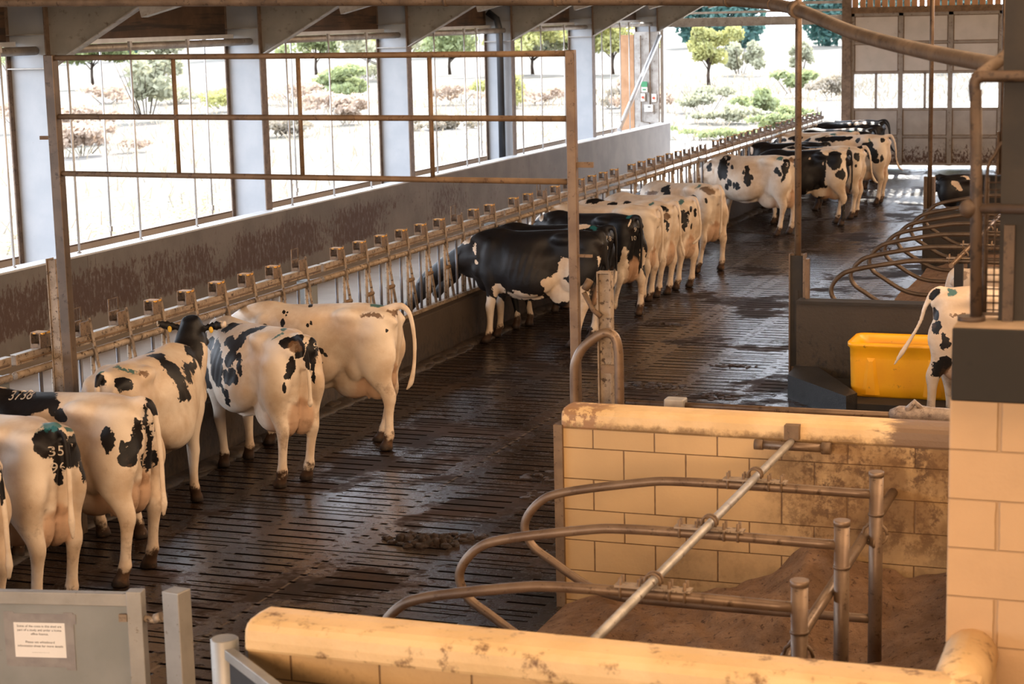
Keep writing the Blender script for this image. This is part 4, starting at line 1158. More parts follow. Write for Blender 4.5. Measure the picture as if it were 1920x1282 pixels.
def cow_material(name, base, blobs, warm=1.0, seed=0, filth=.5, sc=1.0):
    """base 'w' or 'b'; blobs: (colour, (x,y,z), (ex,ey,ez), (rx,ry,rz)) in the cow's own coordinates"""
    t = NT(name)
    WH = t.mix(t.ramp(t.noise(2.6, 5, .6), .36, .66), (.72, .61, .50), (.56, .42, .30))
    BK = t.mix(t.ramp(t.noise(3, 4), .4, .7), (.007, .006, .007), (.015, .011, .010))
    cols = {'w': WH, 'b': BK, 't': (.015, .12, .13), 'd': (.13, .065, .030), 'p': (.47, .275, .165), 'g': (.30, .21, .15)}
    off = t.n('ShaderNodeMapping'); off.inputs['Location'].default_value = (seed*3.7, seed*1.9, seed*5.1); t.l(t.co, off.inputs[0])
    n1 = t.noise(7, 3, .6, off.outputs[0], col=True); n2 = t.noise(38, 3, .7, off.outputs[0], col=True)
    w = t.vmath('ADD', t.vmath('SCALE', t.vmath('SUBTRACT', n1, (.5, .5, .5)), .15*sc), t.vmath('SCALE', t.vmath('SUBTRACT', n2, (.5, .5, .5)), .05))
    P = t.vmath('ADD', t.co, w)
    P2 = t.vmath('ADD', t.co, t.vmath('SCALE', w, .45))
    c = cols[base]
    gl = .55
    for col, loc, rot, rad_ in blobs:
        mp = t.n('ShaderNodeMapping', vector_type='TEXTURE')
        small = max(rad_[0], rad_[1]) < .07
        mp.inputs['Location'].default_value = loc; mp.inputs['Rotation'].default_value = rot; mp.inputs['Scale'].default_value = rad_
        t.l(P2 if small else P, mp.inputs[0])
        d = t.vmath('LENGTH', mp.outputs[0])
        if col in 'td':
            f = t.ramp(t.math('ADD', d, t.math('MULTIPLY', t.noise(16, 4), .9)), 1.15, 1.45, .9, 0)
        else: f = t.ramp(d, .97, 1.03, 1, 0)
        c = t.mix(f, c, cols[col])
    x, y, z = t.xyz()
    # bare udder skin and teats
    ud = t.n('ShaderNodeMapping', vector_type='TEXTURE'); ud.inputs['Location'].default_value = (-.54*sc, 0, .66*sc); ud.inputs['Scale'].default_value = (.40, .205, .29); t.l(t.co, ud.inputs[0])
    c = t.mix(t.ramp(t.vmath('LENGTH', ud.outputs[0]), .85, 1.0, .8, 0), c, cols['p'])
    # hooves and mud on the lower legs, dirty hindquarters
    mud = t.math('ADD', t.ramp(z, .0, .42, 1, 0), t.math('MULTIPLY', t.math('SUBTRACT', t.noise(9, 6, .7, off.outputs[0]), .5), 1.3))
    c = t.mix(t.ramp(mud, .60, .80), c, (.055, .03, .018))
    c = t.mix(t.ramp(t.math('ADD', z, t.math('MULTIPLY', t.noise(20, 3), .05)), .06, .09, 1, 0), c, (.022, .014, .010))
    rear = t.math('MULTIPLY', t.ramp(x, -.9, -.35, 1, 0), t.ramp(z, .3, 1.3, 1, .2))
    di = t.math('MULTIPLY', t.ramp(t.math('ADD', t.noise(6, 7, .7, off.outputs[0]), t.math('MULTIPLY', rear, .20)), .66, .84), filth)
    c = t.mix(di, c, (.16, .085, .045))
    t.bump(t.math('ADD', t.noise(120, 3), t.math('MULTIPLY', t.noise(11, 4), 3.5)), .0012)
    t.b.inputs['Specular IOR Level'].default_value = .28
    return t.done(c, .52)

def brand(cow, text, org, u, v, size, name='brand_number'):
    """white brand digits lying on the coat; org,u,v in the cow's coordinates"""
    me = text_mesh(text, size)
    bm = bmesh.new(); bm.from_mesh(me)
    bmesh.ops.triangulate(bm, faces=bm.faces)
    bmesh.ops.subdivide_edges(bm, edges=[e for e in bm.edges if e.calc_length() > .02], cuts=2)
    bvh = BVHTree.FromPolygons([p.co.copy() for p in cow.data.vertices], [tuple(p.vertices) for p in cow.data.polygons])
    org, u, v = Vector(org), Vector(u).normalized(), Vector(v).normalized(); nrm = u.cross(v).normalized()
    for q in bm.verts:
        p = org + u*q.co.x + v*q.co.y
        h = bvh.ray_cast(p+nrm*.6, -nrm)
        q.co = (h[0] + nrm*.005) if h[0] else p
    bm.to_mesh(me); bm.free(); me.materials.clear(); me.materials.append(M['brandhair'])
    o = link(bpy.data.objects.new(name, me)); o.parent = cow
    return o
COWS = {}; COWSC = {}
def cow(key, x, y, deg, label, base='w', blobs=(), voxel=.02, mesh=None, filth=.5, tags=(), **spec):
    if spec.get('hooves'):
        sc_ = spec.get('scale', 1.0); a = rad(deg); L = []
        for k, h in enumerate(spec['hooves']):
            if h is None: L.append((0, 0)); continue
            dx, dy = (h[0]-x)/sc_, (h[1]-y)/sc_
            lx, ly = dx*cos(a)+dy*sin(a), -dx*sin(a)+dy*cos(a)
            bx, by = ((-.64, .168), (-.64, -.168), (.555, .168), (.555, -.168))[k]
            L.append((max(-.22, min(.22, lx-bx)), max(-.12, min(.12, ly-by))))
        spec['legs'] = L
    if mesh is None:
        me = cow_mesh('cow_'+key, spec, voxel)
    else:
        me = COWS[mesh].data.copy(); me.materials.clear()
    sc = spec.get('scale', COWSC[mesh] if mesh else 1.0)
    o = link(bpy.data.objects.new('dairy_cow', me))
    me.materials.append(cow_material('coat_'+key, base, blobs, seed=len(COWS), filth=filth, sc=sc))
    o.location = (x, y, spec.get('z', 0.0)); o.rotation_euler.z = rad(deg)
    tag(o, label, 'cow', 'cows at the feed fence' if key not in 'XYZ' else None)
    COWS[key] = o
    COWSC[key] = sc
    return o
# coat patches: colour, place, turn, size in each cow's own coordinates
PB = {
'A': [('b',(0.041,0.041,1.413),(1.398,0.023,-2.841),(0.0244,0.0238,0.1)),('b',(0.274,0.173,1.358),(1.398,0.023,-2.841),(0.0183,0.0178,0.1)),('b',(0.23,0.18,1.355),(1.398,0.023,-2.841),(0.0132,0.0106,0.1)),('b',(0.236,0.208,1.332),(1.398,0.023,-2.841),(0.0106,0.0106,0.1)),('b',(0.254,0.265,1.266),(1.398,0.023,-2.841),(0.0243,0.0414,0.1)),('b',(-0.018,0.275,1.248),(1.389,-0.321,-2.779),(0.0181,0.0206,0.1)),('b',(-0.046,0.257,1.267),(1.389,-0.321,-2.779),(0.0131,0.021,0.1)),('b',(0.453,0.25,1.231),(1.398,0.023,-2.841),(0.0244,0.0178,0.1)),('b',(-0.818,0.21,1.206),(1.398,0.023,-2.841),(0.013,0.0234,0.1)),('b',(-0.164,0.308,1.018),(1.389,-0.321,-2.779),(0.0241,0.0352,0.1)),('b',(-0.206,0.292,0.969),(-1.799,2.433,0.155),(0.0362,0.0176,0.1)),('b',(-0.158,0.333,0.884),(1.398,0.023,-2.841),(0.0241,0.0117,0.1)),('t',(-0.665,0.011,1.425),(1.397,0.109,-2.856),(0.0894,0.0421,0.112)),('d',(-0.842,0.055,1.356),(-1.772,2.604,0.2),(0.0733,0.0262,0.1)),('d',(-0.673,0.211,1.35),(1.398,0.023,-2.841),(0.1146,0.0261,0.143))],
'B': [('b',(0.237,0.126,1.385),(1.357,-0.629,-2.082),(0.1097,0.0366,0.119)),('b',(0.003,0.258,1.283),(1.379,0.452,-2.294),(0.0683,0.0777,0.1)),('b',(-0.193,0.125,1.396),(1.391,-0.286,-2.158),(0.1586,0.0331,0.172)),('b',(-0.1,0.231,1.277),(1.313,-0.833,-2.016),(0.0965,0.0497,0.105)),('b',(-0.072,0.305,1.153),(1.396,0.161,-2.237),(0.0454,0.0995,0.111)),('b',(0.394,0.255,1.223),(1.398,0.023,-2.213),(0.0464,0.0678,0.1)),('b',(0.186,0.336,1.133),(1.398,0.023,-2.213),(0.0688,0.1899,0.212)),('b',(0.536,0.246,1.261),(1.391,0.281,-2.259),(0.035,0.0796,0.1)),('b',(0.508,0.273,0.932),(1.391,-0.286,-2.158),(0.0584,0.1366,0.152)),('b',(0.408,0.276,0.818),(1.398,0.023,-2.213),(0.0408,0.0454,0.1)),('b',(0.118,0.359,0.952),(1.398,0.023,-2.213),(0.0687,0.1003,0.112)),('b',(-0.06,0.343,0.965),(1.383,-0.406,-2.134),(0.0454,0.0774,0.1)),('b',(-0.139,0.318,0.983),(1.397,-0.115,-2.189),(0.0368,0.0938,0.105)),('b',(-0.217,0.284,1.07),(1.395,-0.183,-2.177),(0.0339,0.077,0.1)),('b',(-0.155,0.272,1.16),(1.398,0.023,-2.213),(0.0283,0.0386,0.1)),('b',(0.058,0.345,1.08),(1.398,0.023,-2.213),(0.0456,0.1111,0.124)),('b',(-0.009,0.363,0.809),(1.378,-0.458,-2.123),(0.0285,0.1443,0.161)),('b',(-0.806,0.124,1.368),(1.398,0.023,-2.213),(0.0661,0.0697,0.1)),('b',(-0.846,0.036,1.387),(1.398,0.023,-2.213),(0.0661,0.0483,0.1)),('b',(-0.885,0.026,1.274),(1.396,0.161,-2.237),(0.0386,0.0859,0.1)),('b',(-0.858,0.127,1.147),(1.392,0.264,-2.256),(0.044,0.1072,0.12)),('b',(-0.874,0.2,0.969),(1.398,0.023,-2.213),(0.0192,0.0535,0.1)),('b',(-0.892,-0.091,1.265),(1.398,0.023,-2.213),(0.0608,0.1831,0.204)),('b',(-0.85,-0.111,1.026),(1.398,0.023,-2.213),(0.0167,0.065,0.1)),('t',(-0.617,0.107,1.406),(1.357,-0.629,-2.082),(0.0773,0.0145,0.1)),('t',(-0.544,-0.008,1.438),(1.398,0.023,-2.213),(0.0292,0.0195,0.1)),('d',(-0.862,0.071,1.325),(1.398,0.023,-2.213),(0.067,0.0622,0.1))],
'C': [('b',(0.331,0.149,1.371),(1.397,0.126,-1.358),(0.1338,0.0417,0.145)),('b',(0.079,-0.092,1.402),(1.365,0.572,-1.449),(0.1156,0.0512,0.126)),('b',(0.0,-0.238,1.308),(1.31,0.844,-1.533),(0.1306,0.061,0.142)),('b',(-0.012,-0.322,1.155),(1.161,1.125,-1.709),(0.1671,0.0508,0.182)),('b',(0.207,-0.283,1.247),(1.391,-0.286,-1.285),(0.0317,0.1236,0.138)),('b',(0.399,-0.238,1.261),(1.398,0.023,-1.34),(0.0268,0.1042,0.116)),('b',(0.879,-0.01,1.449),(1.398,0.023,-1.34),(0.1432,0.118,0.156)),('b',(0.697,-0.15,1.309),(1.398,0.023,-1.34),(0.0708,0.191,0.213)),('b',(0.703,0.05,1.397),(1.388,0.332,-1.396),(0.0874,0.0372,0.1)),('b',(0.957,-0.09,1.437),(1.398,0.023,-1.34),(0.0497,0.07,0.1)),('w',(0.447,-0.259,1.2),(1.398,0.023,-1.34),(0.056,0.042,0.1)),('b',(-0.943,0.004,1.386),(1.398,0.023,-1.34),(0.0889,0.0625,0.1)),('b',(-0.813,-0.17,1.347),(1.379,0.452,-1.421),(0.0795,0.0678,0.1)),('t',(-0.587,-0.08,1.421),(1.39,0.298,-1.39),(0.114,0.0153,0.143)),('t',(-0.856,-0.005,1.444),(1.383,-0.406,-1.261),(0.0561,0.0129,0.1)),('d',(-0.503,-0.205,1.381),(1.386,0.367,-1.403),(0.0792,0.0264,0.1))],
'D': [('b',(-0.696,0.276,1.154),(1.398,0.023,-2.754),(0.0596,0.1027,0.115)),('b',(-0.84,0.254,1.007),(1.398,0.023,-2.754),(0.0687,0.0625,0.1)),('b',(-0.865,0.184,1.087),(1.394,0.229,-2.791),(0.0506,0.1164,0.13)),('b',(-0.871,0.128,1.227),(1.398,0.023,-2.754),(0.0276,0.0717,0.1)),('b',(-0.807,0.244,1.097),(1.398,0.023,-2.754),(0.0229,0.0536,0.1)),('b',(-0.932,0.005,1.381),(1.383,-0.406,-2.675),(0.0462,0.0811,0.1)),('b',(-0.865,0.012,1.297),(1.398,-0.063,-2.739),(0.0232,0.1083,0.121)),('b',(-0.872,-0.042,1.145),(1.398,0.023,-2.754),(0.0326,0.0726,0.1)),('b',(-0.846,-0.045,0.985),(1.397,0.126,-2.772),(0.028,0.1638,0.183)),('b',(0.207,0.156,1.371),(1.398,0.023,-2.754),(0.3399,0.1379,0.369)),('b',(-0.143,0.178,1.354),(1.398,0.023,-2.754),(0.0467,0.0728,0.1)),('b',(-0.234,0.19,1.288),(1.386,0.367,-2.817),(0.0606,0.0499,0.1))],
'E': [('b',(-0.871,0.093,1.314),(1.398,0.023,-2.545),(0.1297,0.1095,0.141)),('b',(-0.898,0.018,1.194),(1.398,0.023,-2.545),(0.0739,0.127,0.142)),('b',(-0.83,0.004,1.042),(1.398,0.023,-2.545),(0.0393,0.0851,0.1)),('b',(-0.875,-0.082,1.306),(1.398,0.023,-2.545),(0.0393,0.0298,0.1)),('b',(-0.876,-0.134,1.244),(1.398,0.023,-2.545),(0.0307,0.1624,0.181)),('b',(-0.858,-0.209,1.047),(1.398,0.023,-2.545),(0.0221,0.0861,0.1)),('t',(-0.801,0.036,1.415),(1.391,-0.286,-2.489),(0.1058,0.0529,0.132)),('t',(-0.814,-0.131,1.363),(1.395,0.195,-2.575),(0.0535,0.0191,0.1))],
'F': [('b',(-0.957,-0.004,1.165),(1.398,0.023,-2.789),(0.0289,0.1447,0.161))],
'G': [('w',(0.948,0.008,1.352),(1.398,0.023,-2.789),(0.0976,0.0907,0.122)),('w',(0.779,0.195,1.239),(1.396,-0.149,-2.759),(0.0207,0.0899,0.112)),('w',(0.756,0.229,1.069),(1.375,-0.492,-2.691),(0.0173,0.0311,0.1)),('w',(-0.47,0.254,1.047),(1.391,0.281,-2.835),(0.1086,0.1221,0.153)),('w',(-0.331,0.234,0.89),(1.389,-0.321,-2.727),(0.1635,0.0613,0.204)),('w',(-0.217,0.326,0.844),(1.398,0.023,-2.789),(0.068,0.0544,0.1)),('w',(-0.359,0.2,0.727),(1.398,0.023,-2.789),(0.2048,0.1502,0.256)),('w',(0.066,0.293,0.652),(1.396,0.161,-2.813),(0.2876,0.0411,0.359)),('w',(0.463,0.208,0.705),(1.398,0.023,-2.789),(0.0829,0.0967,0.121)),('w',(0.636,0.131,0.333),(1.398,0.023,-2.789),(0.1183,0.3272,0.409)),('w',(0.664,-0.268,0.293),(1.398,0.023,-2.789),(0.099,0.3112,0.389)),('w',(-0.691,0.24,0.502),(1.398,0.023,-2.789),(0.1155,0.3261,0.408)),('w',(-0.72,-0.222,0.362),(1.398,0.023,-2.789),(0.0692,0.346,0.42)),('w',(-0.886,0.173,1.128),(1.398,0.023,-2.789),(0.027,0.0811,0.101))],
'H': [('w',(-0.51,0.105,1.416),(1.398,0.023,-2.719),(0.0995,0.064,0.124)),('w',(-0.714,-0.124,0.187),(1.398,0.023,-2.719),(0.0865,0.2161,0.27)),('t',(-0.667,0.095,1.405),(1.391,0.281,-2.765),(0.0568,0.0709,0.1)),('w',(0.417,0.229,0.096),(1.398,0.023,-2.719),(0.0725,0.1595,0.199)),('w',(0.371,-0.066,0.148),(1.398,0.023,-2.719),(0.0732,0.1976,0.247)),('w',(-0.915,0.039,0.669),(1.398,0.023,-2.719),(0.064,0.2135,0.267))],
'I': [('w',(-0.81,0.207,0.844),(1.398,0.023,-2.44),(0.0667,0.178,0.222)),('w',(-0.746,0.226,0.58),(1.398,0.023,-2.44),(0.1116,0.2231,0.279)),('w',(-0.632,0.231,0.233),(1.389,-0.321,-2.378),(0.1196,0.2541,0.318)),('w',(-0.834,-0.101,0.357),(1.398,0.023,-2.44),(0.09,0.3376,0.42)),('w',(0.768,0.103,1.334),(1.398,0.023,-2.44),(0.0385,0.0693,0.1)),('t',(-0.768,0.04,1.414),(1.365,-0.578,-2.322),(0.0669,0.0297,0.1)),('w',(-0.842,0.116,1.343),(1.386,0.367,-2.503),(0.0118,0.0667,0.1)),('b',(-0.821,0.097,0.885),(1.398,0.023,-2.44),(0.0342,0.1333,0.149)),('w',(-0.86,-0.138,0.846),(1.398,0.023,-2.44),(0.0449,0.1496,0.187))],
'J': [],
'K': [('b',(-0.691,0.279,1.122),(1.398,0.023,-2.562),(0.0636,0.0708,0.1)),('b',(-0.756,0.249,1.216),(1.358,0.623,-2.684),(0.0454,0.0707,0.1)),('b',(-0.825,0.213,1.168),(1.398,0.023,-2.562),(0.0272,0.0265,0.1)),('b',(-0.856,0.187,1.095),(1.398,0.023,-2.562),(0.0272,0.0884,0.1)),('t',(-0.557,0.147,1.389),(1.351,-0.663,-2.422),(0.0714,0.0317,0.1)),('b',(0.462,0.076,1.412),(1.398,-0.046,-2.55),(0.1399,0.0545,0.152)),('b',(0.114,0.144,1.382),(1.398,-0.046,-2.55),(0.0832,0.027,0.1)),('b',(-0.135,0.094,1.41),(1.398,0.023,-2.562),(0.0829,0.018,0.1)),('b',(-0.804,0.169,1.353),(-1.799,2.433,0.434),(0.0817,0.0354,0.1)),('d',(-0.838,0.169,1.235),(1.398,0.023,-2.562),(0.0632,0.0632,0.1))],
'L': [('b',(-0.805,0.235,1.156),(1.389,-0.321,-2.326),(0.0838,0.0907,0.101)),('b',(-0.864,0.168,1.08),(1.396,0.161,-2.412),(0.0466,0.1724,0.192)),('b',(-0.885,0.075,1.259),(1.398,0.023,-2.387),(0.028,0.0454,0.1)),('b',(-0.875,-0.043,1.191),(1.398,0.023,-2.387),(0.0281,0.0638,0.1)),('b',(-0.818,-0.009,0.979),(1.398,0.023,-2.387),(0.0163,0.0571,0.1)),('t',(-0.766,0.156,1.374),(1.391,0.281,-2.434),(0.0446,0.0811,0.101))],
'M': [('b',(0.152,0.21,1.336),(1.398,0.023,-2.248),(0.1016,0.089,0.11)),('b',(0.048,0.285,1.251),(1.398,0.023,-2.248),(0.0708,0.0887,0.1)),('b',(0.963,0.118,1.189),(1.395,0.195,-2.278),(0.0519,0.1417,0.158)),('b',(-0.515,0.234,1.219),(1.398,0.023,-2.248),(0.0649,0.0584,0.1)),('b',(-0.812,0.224,1.184),(1.398,0.023,-2.248),(0.0216,0.0431,0.1)),('d',(0.473,0.249,1.241),(1.398,0.023,-2.248),(0.178,0.0445,0.223)),('d',(-0.777,0.176,1.36),(1.374,0.504,-2.34),(0.1727,0.0863,0.216)),('t',(-0.541,0.138,1.396),(1.345,-0.697,-2.097),(0.0782,0.0261,0.1))],
'O': [('b',(0.488,0.155,1.423),(1.396,-0.149,-2.497),(0.094,0.0744,0.102)),('b',(0.507,0.27,1.237),(1.396,0.161,-2.551),(0.0822,0.2287,0.255)),('b',(0.434,0.298,1.119),(1.398,0.023,-2.527),(0.0586,0.0914,0.102)),('b',(0.841,0.171,1.251),(1.394,0.229,-2.564),(0.0473,0.1152,0.129)),('b',(0.272,0.298,1.276),(1.398,0.023,-2.527),(0.0264,0.0508,0.1)),('b',(0.381,0.246,1.32),(1.386,0.367,-2.59),(0.0204,0.0357,0.1)),('b',(-0.058,0.316,1.216),(1.398,0.023,-2.527),(0.0465,0.1132,0.126)),('b',(-0.075,0.348,1.068),(1.398,0.023,-2.527),(0.0697,0.1358,0.152)),('b',(-0.152,0.323,1.088),(1.393,-0.235,-2.481),(0.0348,0.0622,0.1)),('b',(0.008,0.342,1.186),(1.398,0.023,-2.527),(0.0202,0.0405,0.1)),('b',(0.319,0.34,0.994),(1.393,-0.235,-2.481),(0.0351,0.0741,0.1)),('b',(0.381,0.311,0.898),(1.393,-0.235,-2.481),(0.0352,0.0685,0.1)),('b',(0.203,0.363,0.939),(1.398,0.023,-2.527),(0.0264,0.066,0.1)),('b',(0.129,0.373,0.932),(1.391,-0.286,-2.472),(0.035,0.0738,0.1)),('b',(-0.658,0.279,1.23),(1.393,-0.235,-2.481),(0.0518,0.0785,0.1)),('b',(-0.73,0.289,1.163),(1.398,0.023,-2.527),(0.0345,0.0448,0.1)),('b',(-0.819,0.225,1.31),(1.396,0.161,-2.551),(0.0747,0.1792,0.2)),('b',(-0.81,0.271,1.134),(1.391,0.281,-2.573),(0.0402,0.1232,0.137)),('t',(-0.663,0.138,1.45),(1.398,0.023,-2.527),(0.0602,0.0903,0.113)),('b',(-0.903,0.04,1.358),(1.398,0.023,-2.527),(0.0251,0.1003,0.125)),('b',(0.596,0.198,0.521),(1.398,0.023,-2.527),(0.0226,0.0719,0.1)),('d',(-0.863,0.07,1.419),(1.398,0.023,-2.527),(0.0601,0.0802,0.1))],
'Q': [('w',(-0.806,0.3,1.035),(1.398,0.023,-2.754),(0.2705,0.6451,0.42)),('w',(-0.715,-0.137,0.289),(1.398,0.023,-2.754),(0.2747,0.486,0.42)),('w',(-0.499,0.118,1.456),(1.398,0.023,-2.754),(0.136,0.0942,0.17)),('w',(-0.661,0.268,1.239),(1.398,0.023,-2.754),(0.0833,0.25,0.313)),('w',(-0.74,0.329,0.902),(1.398,0.023,-2.754),(0.2499,0.1874,0.312)),('w',(-0.681,-0.145,0.394),(1.398,0.023,-2.754),(0.2747,0.4437,0.42)),('w',(-0.426,0.195,0.655),(1.398,-0.063,-2.739),(0.3148,0.0734,0.393)),('w',(-0.904,0.135,1.335),(1.398,0.023,-2.754),(0.0938,0.2293,0.287)),('b',(-0.688,0.251,1.3),(1.398,0.023,-2.754),(0.1438,0.21,0.234)),('b',(-0.916,0.042,1.223),(1.398,0.023,-2.754),(0.0721,0.2575,0.287)),('b',(-0.827,0.299,1.014),(1.398,0.023,-2.754),(0.1017,0.1049,0.117)),('b',(-0.434,0.236,0.879),(1.393,-0.235,-2.708),(0.0602,0.0352,0.1)),('w',(0.568,0.206,0.143),(1.398,0.023,-2.754),(0.0956,0.2549,0.319)),('t',(-0.667,-0.165,1.426),(1.396,-0.149,-2.724),(0.0473,0.0842,0.105)),('w',(-0.181,0.207,1.314),(1.398,0.023,-2.754),(0.0157,0.0262,0.1)),('w',(-0.456,0.25,1.226),(1.398,0.023,-2.754),(0.0157,0.0313,0.1))],
'R': [('b',(0.303,0.041,1.436),(1.398,0.023,-2.719),(0.3748,0.0608,0.407)),('b',(0.942,-0.01,1.317),(1.397,-0.115,-2.695),(0.1764,0.0614,0.192)),('b',(-0.804,0.227,1.265),(1.398,0.023,-2.719),(0.0615,0.0958,0.107)),('b',(-0.793,0.264,1.086),(1.398,0.023,-2.719),(0.0214,0.0321,0.1)),('b',(-0.808,0.028,1.453),(-1.772,2.604,0.322),(0.0617,0.0481,0.1)),('t',(-0.626,0.126,1.427),(1.398,0.023,-2.719),(0.0215,0.0268,0.1))],
'P': [('w',(0.738,0.152,1.277),(1.395,-0.183,-2.753),(0.0341,0.1024,0.128))],
'S': [('b',(0.268,0.185,1.424),(1.398,0.023,-2.702),(0.4392,0.0778,0.42)),('b',(0.934,-0.05,1.367),(1.398,0.023,-2.702),(0.2156,0.0787,0.234)),('b',(-0.296,0.226,1.396),(1.391,0.281,-2.748),(0.0661,0.0773,0.1)),('b',(-0.514,0.252,1.262),(1.386,0.367,-2.765),(0.1319,0.1156,0.143)),('b',(-0.631,0.291,1.095),(1.395,0.195,-2.732),(0.1054,0.1539,0.172)),('b',(-0.718,0.308,0.96),(1.398,0.023,-2.702),(0.0658,0.0513,0.1)),('b',(-0.827,0.285,1.005),(1.398,0.023,-2.702),(0.0395,0.0769,0.1)),('t',(-0.544,0.238,1.41),(1.398,0.023,-2.702),(0.0229,0.0516,0.1)),('b',(-0.824,0.199,1.409),(1.37,0.538,-2.802),(0.0526,0.0512,0.1))],
'U': [('b',(0.908,0.105,1.254),(1.398,0.023,-2.754),(0.2114,0.0686,0.23)),('b',(0.49,0.232,1.313),(1.398,0.023,-2.754),(0.182,0.0682,0.198)),('t',(-0.395,0.236,1.4),(1.398,0.023,-2.754),(0.0724,0.0362,0.1))],
'V': [('w',(-0.116,-0.055,1.419),(1.398,0.023,-2.719),(0.2005,0.0501,0.251)),('t',(-0.427,0.221,1.394),(1.398,0.023,-2.719),(0.0621,0.0621,0.1)),('w',(-0.58,0.078,1.422),(1.398,0.023,-2.719),(0.0498,0.0746,0.1))],
'W': [('w',(1.124,0.004,1.19),(1.398,0.023,-2.719),(0.1853,0.0794,0.232)),('w',(0.079,-0.007,1.441),(1.398,0.023,-2.719),(0.0524,0.0262,0.1)),('w',(-0.359,0.16,1.436),(1.398,0.023,-2.719),(0.1561,0.052,0.195)),('w',(-0.081,0.154,1.409),(1.398,0.023,-2.719),(0.0391,0.0391,0.1)),('w',(0.848,0.025,1.373),(1.398,0.023,-2.719),(0.1187,0.0527,0.148)),('t',(-0.649,0.107,1.433),(1.398,0.023,-2.719),(0.039,0.052,0.1))],
'Y': [('w',(-0.256,0.079,1.419),(1.398,0.023,-2.754),(0.1877,0.0268,0.235))],
'X': [('b',(-0.846,-0.172,1.176),(1.398,-0.063,0.298),(0.0306,0.0656,0.1)),('b',(-0.819,-0.243,1.053),(1.398,0.023,0.283),(0.0488,0.0832,0.1)),('b',(-0.773,-0.2,0.636),(1.383,0.401,0.213),(0.092,0.1314,0.147)),('b',(-0.737,-0.275,0.91),(1.398,0.023,0.283),(0.0366,0.0712,0.1)),('b',(-0.873,-0.037,1.338),(1.37,0.538,0.183),(0.0554,0.0779,0.1)),('t',(-0.686,-0.128,1.393),(1.398,0.023,0.283),(0.0425,0.0743,0.1)),('d',(-0.629,-0.266,1.19),(1.398,0.023,0.283),(0.0739,0.0158,0.1))],
'Z': [('w',(-0.553,-0.227,1.244),(1.336,0.743,-0.066),(0.1365,0.0585,0.171)),('w',(-0.401,-0.217,1.396),(1.324,0.793,-0.083),(0.0779,0.0292,0.1))],
'ZZ': [('g',(-0.784,-0.155,1.369),(1.398,0.023,0.248),(0.0883,0.0757,0.11))],
}
BRANDS = [
('D','3738',(0.214,0.076,1.401),(-0.922,-0.386,0.029),(0.092,-0.147,0.985),0.1),
('E','35',(-0.882,0.05,1.245),(-0.824,-0.567,0.011),(0.107,-0.135,0.985),0.102),
('E','96',(-0.872,0.031,1.123),(-0.824,-0.567,0.011),(0.107,-0.135,0.985),0.097),
('B','9',(-0.865,-0.143,1.304),(-0.599,-0.801,-0.023),(0.124,-0.121,0.985),0.09),
('D','3',(-0.874,-0.046,1.144),(-0.926,-0.378,-0.023),(0.044,-0.167,0.985),0.069),
('H','18',(-0.89,0.127,1.272),(-0.913,-0.394,-0.109),(-0.03,-0.201,0.979),0.091),
('H','0',(-0.861,0.117,1.142),(-0.912,-0.41,-0.023),(0.05,-0.166,0.985),0.081),
('I','9',(-0.883,0.062,1.236),(-0.763,-0.645,-0.023),(0.093,-0.146,0.985),0.085),
('I','10',(-0.87,0.084,1.118),(-0.743,-0.659,0.114),(0.199,-0.054,0.979),0.085),
('L','3',(-0.86,0.123,1.14),(-0.729,-0.684,-0.023),(0.101,-0.141,0.985),0.093),
('O','9',(0.488,0.155,1.423),(-0.817,-0.576,-0.023),(0.08,-0.153,0.985),0.102),
('O','3',(-0.84,0.201,1.339),(-0.817,-0.576,-0.023),(0.08,-0.153,0.985),0.114),
('R','81',(0.51,0.047,1.456),(-0.912,-0.41,-0.023),(0.05,-0.166,0.985),0.078),
]
T_HANG = [(-.80, 0, 1.41), (-.88, 0, 1.415), (-.935, 0, 1.34), (-.95, .01, 1.1), (-.95, .02, .85), (-.93, .02, .70), (-.90, .02, .60)]
T_FAR = [(-.80, 0, 1.41), (-.90, 0, 1.425), (-.99, 0, 1.34), (-1.03, 0, 1.1), (-1.02, 0, .85), (-.98, 0, .66), (-.93, 0, .58)]
T_SWING = [(-.80, 0, 1.41), (-.90, 0, 1.42), (-.98, .0, 1.3), (-1.02, .03, 1.1), (-1.05, .08, .92), (-1.12, .14, .78), (-1.22, .2, .72)]
N = None

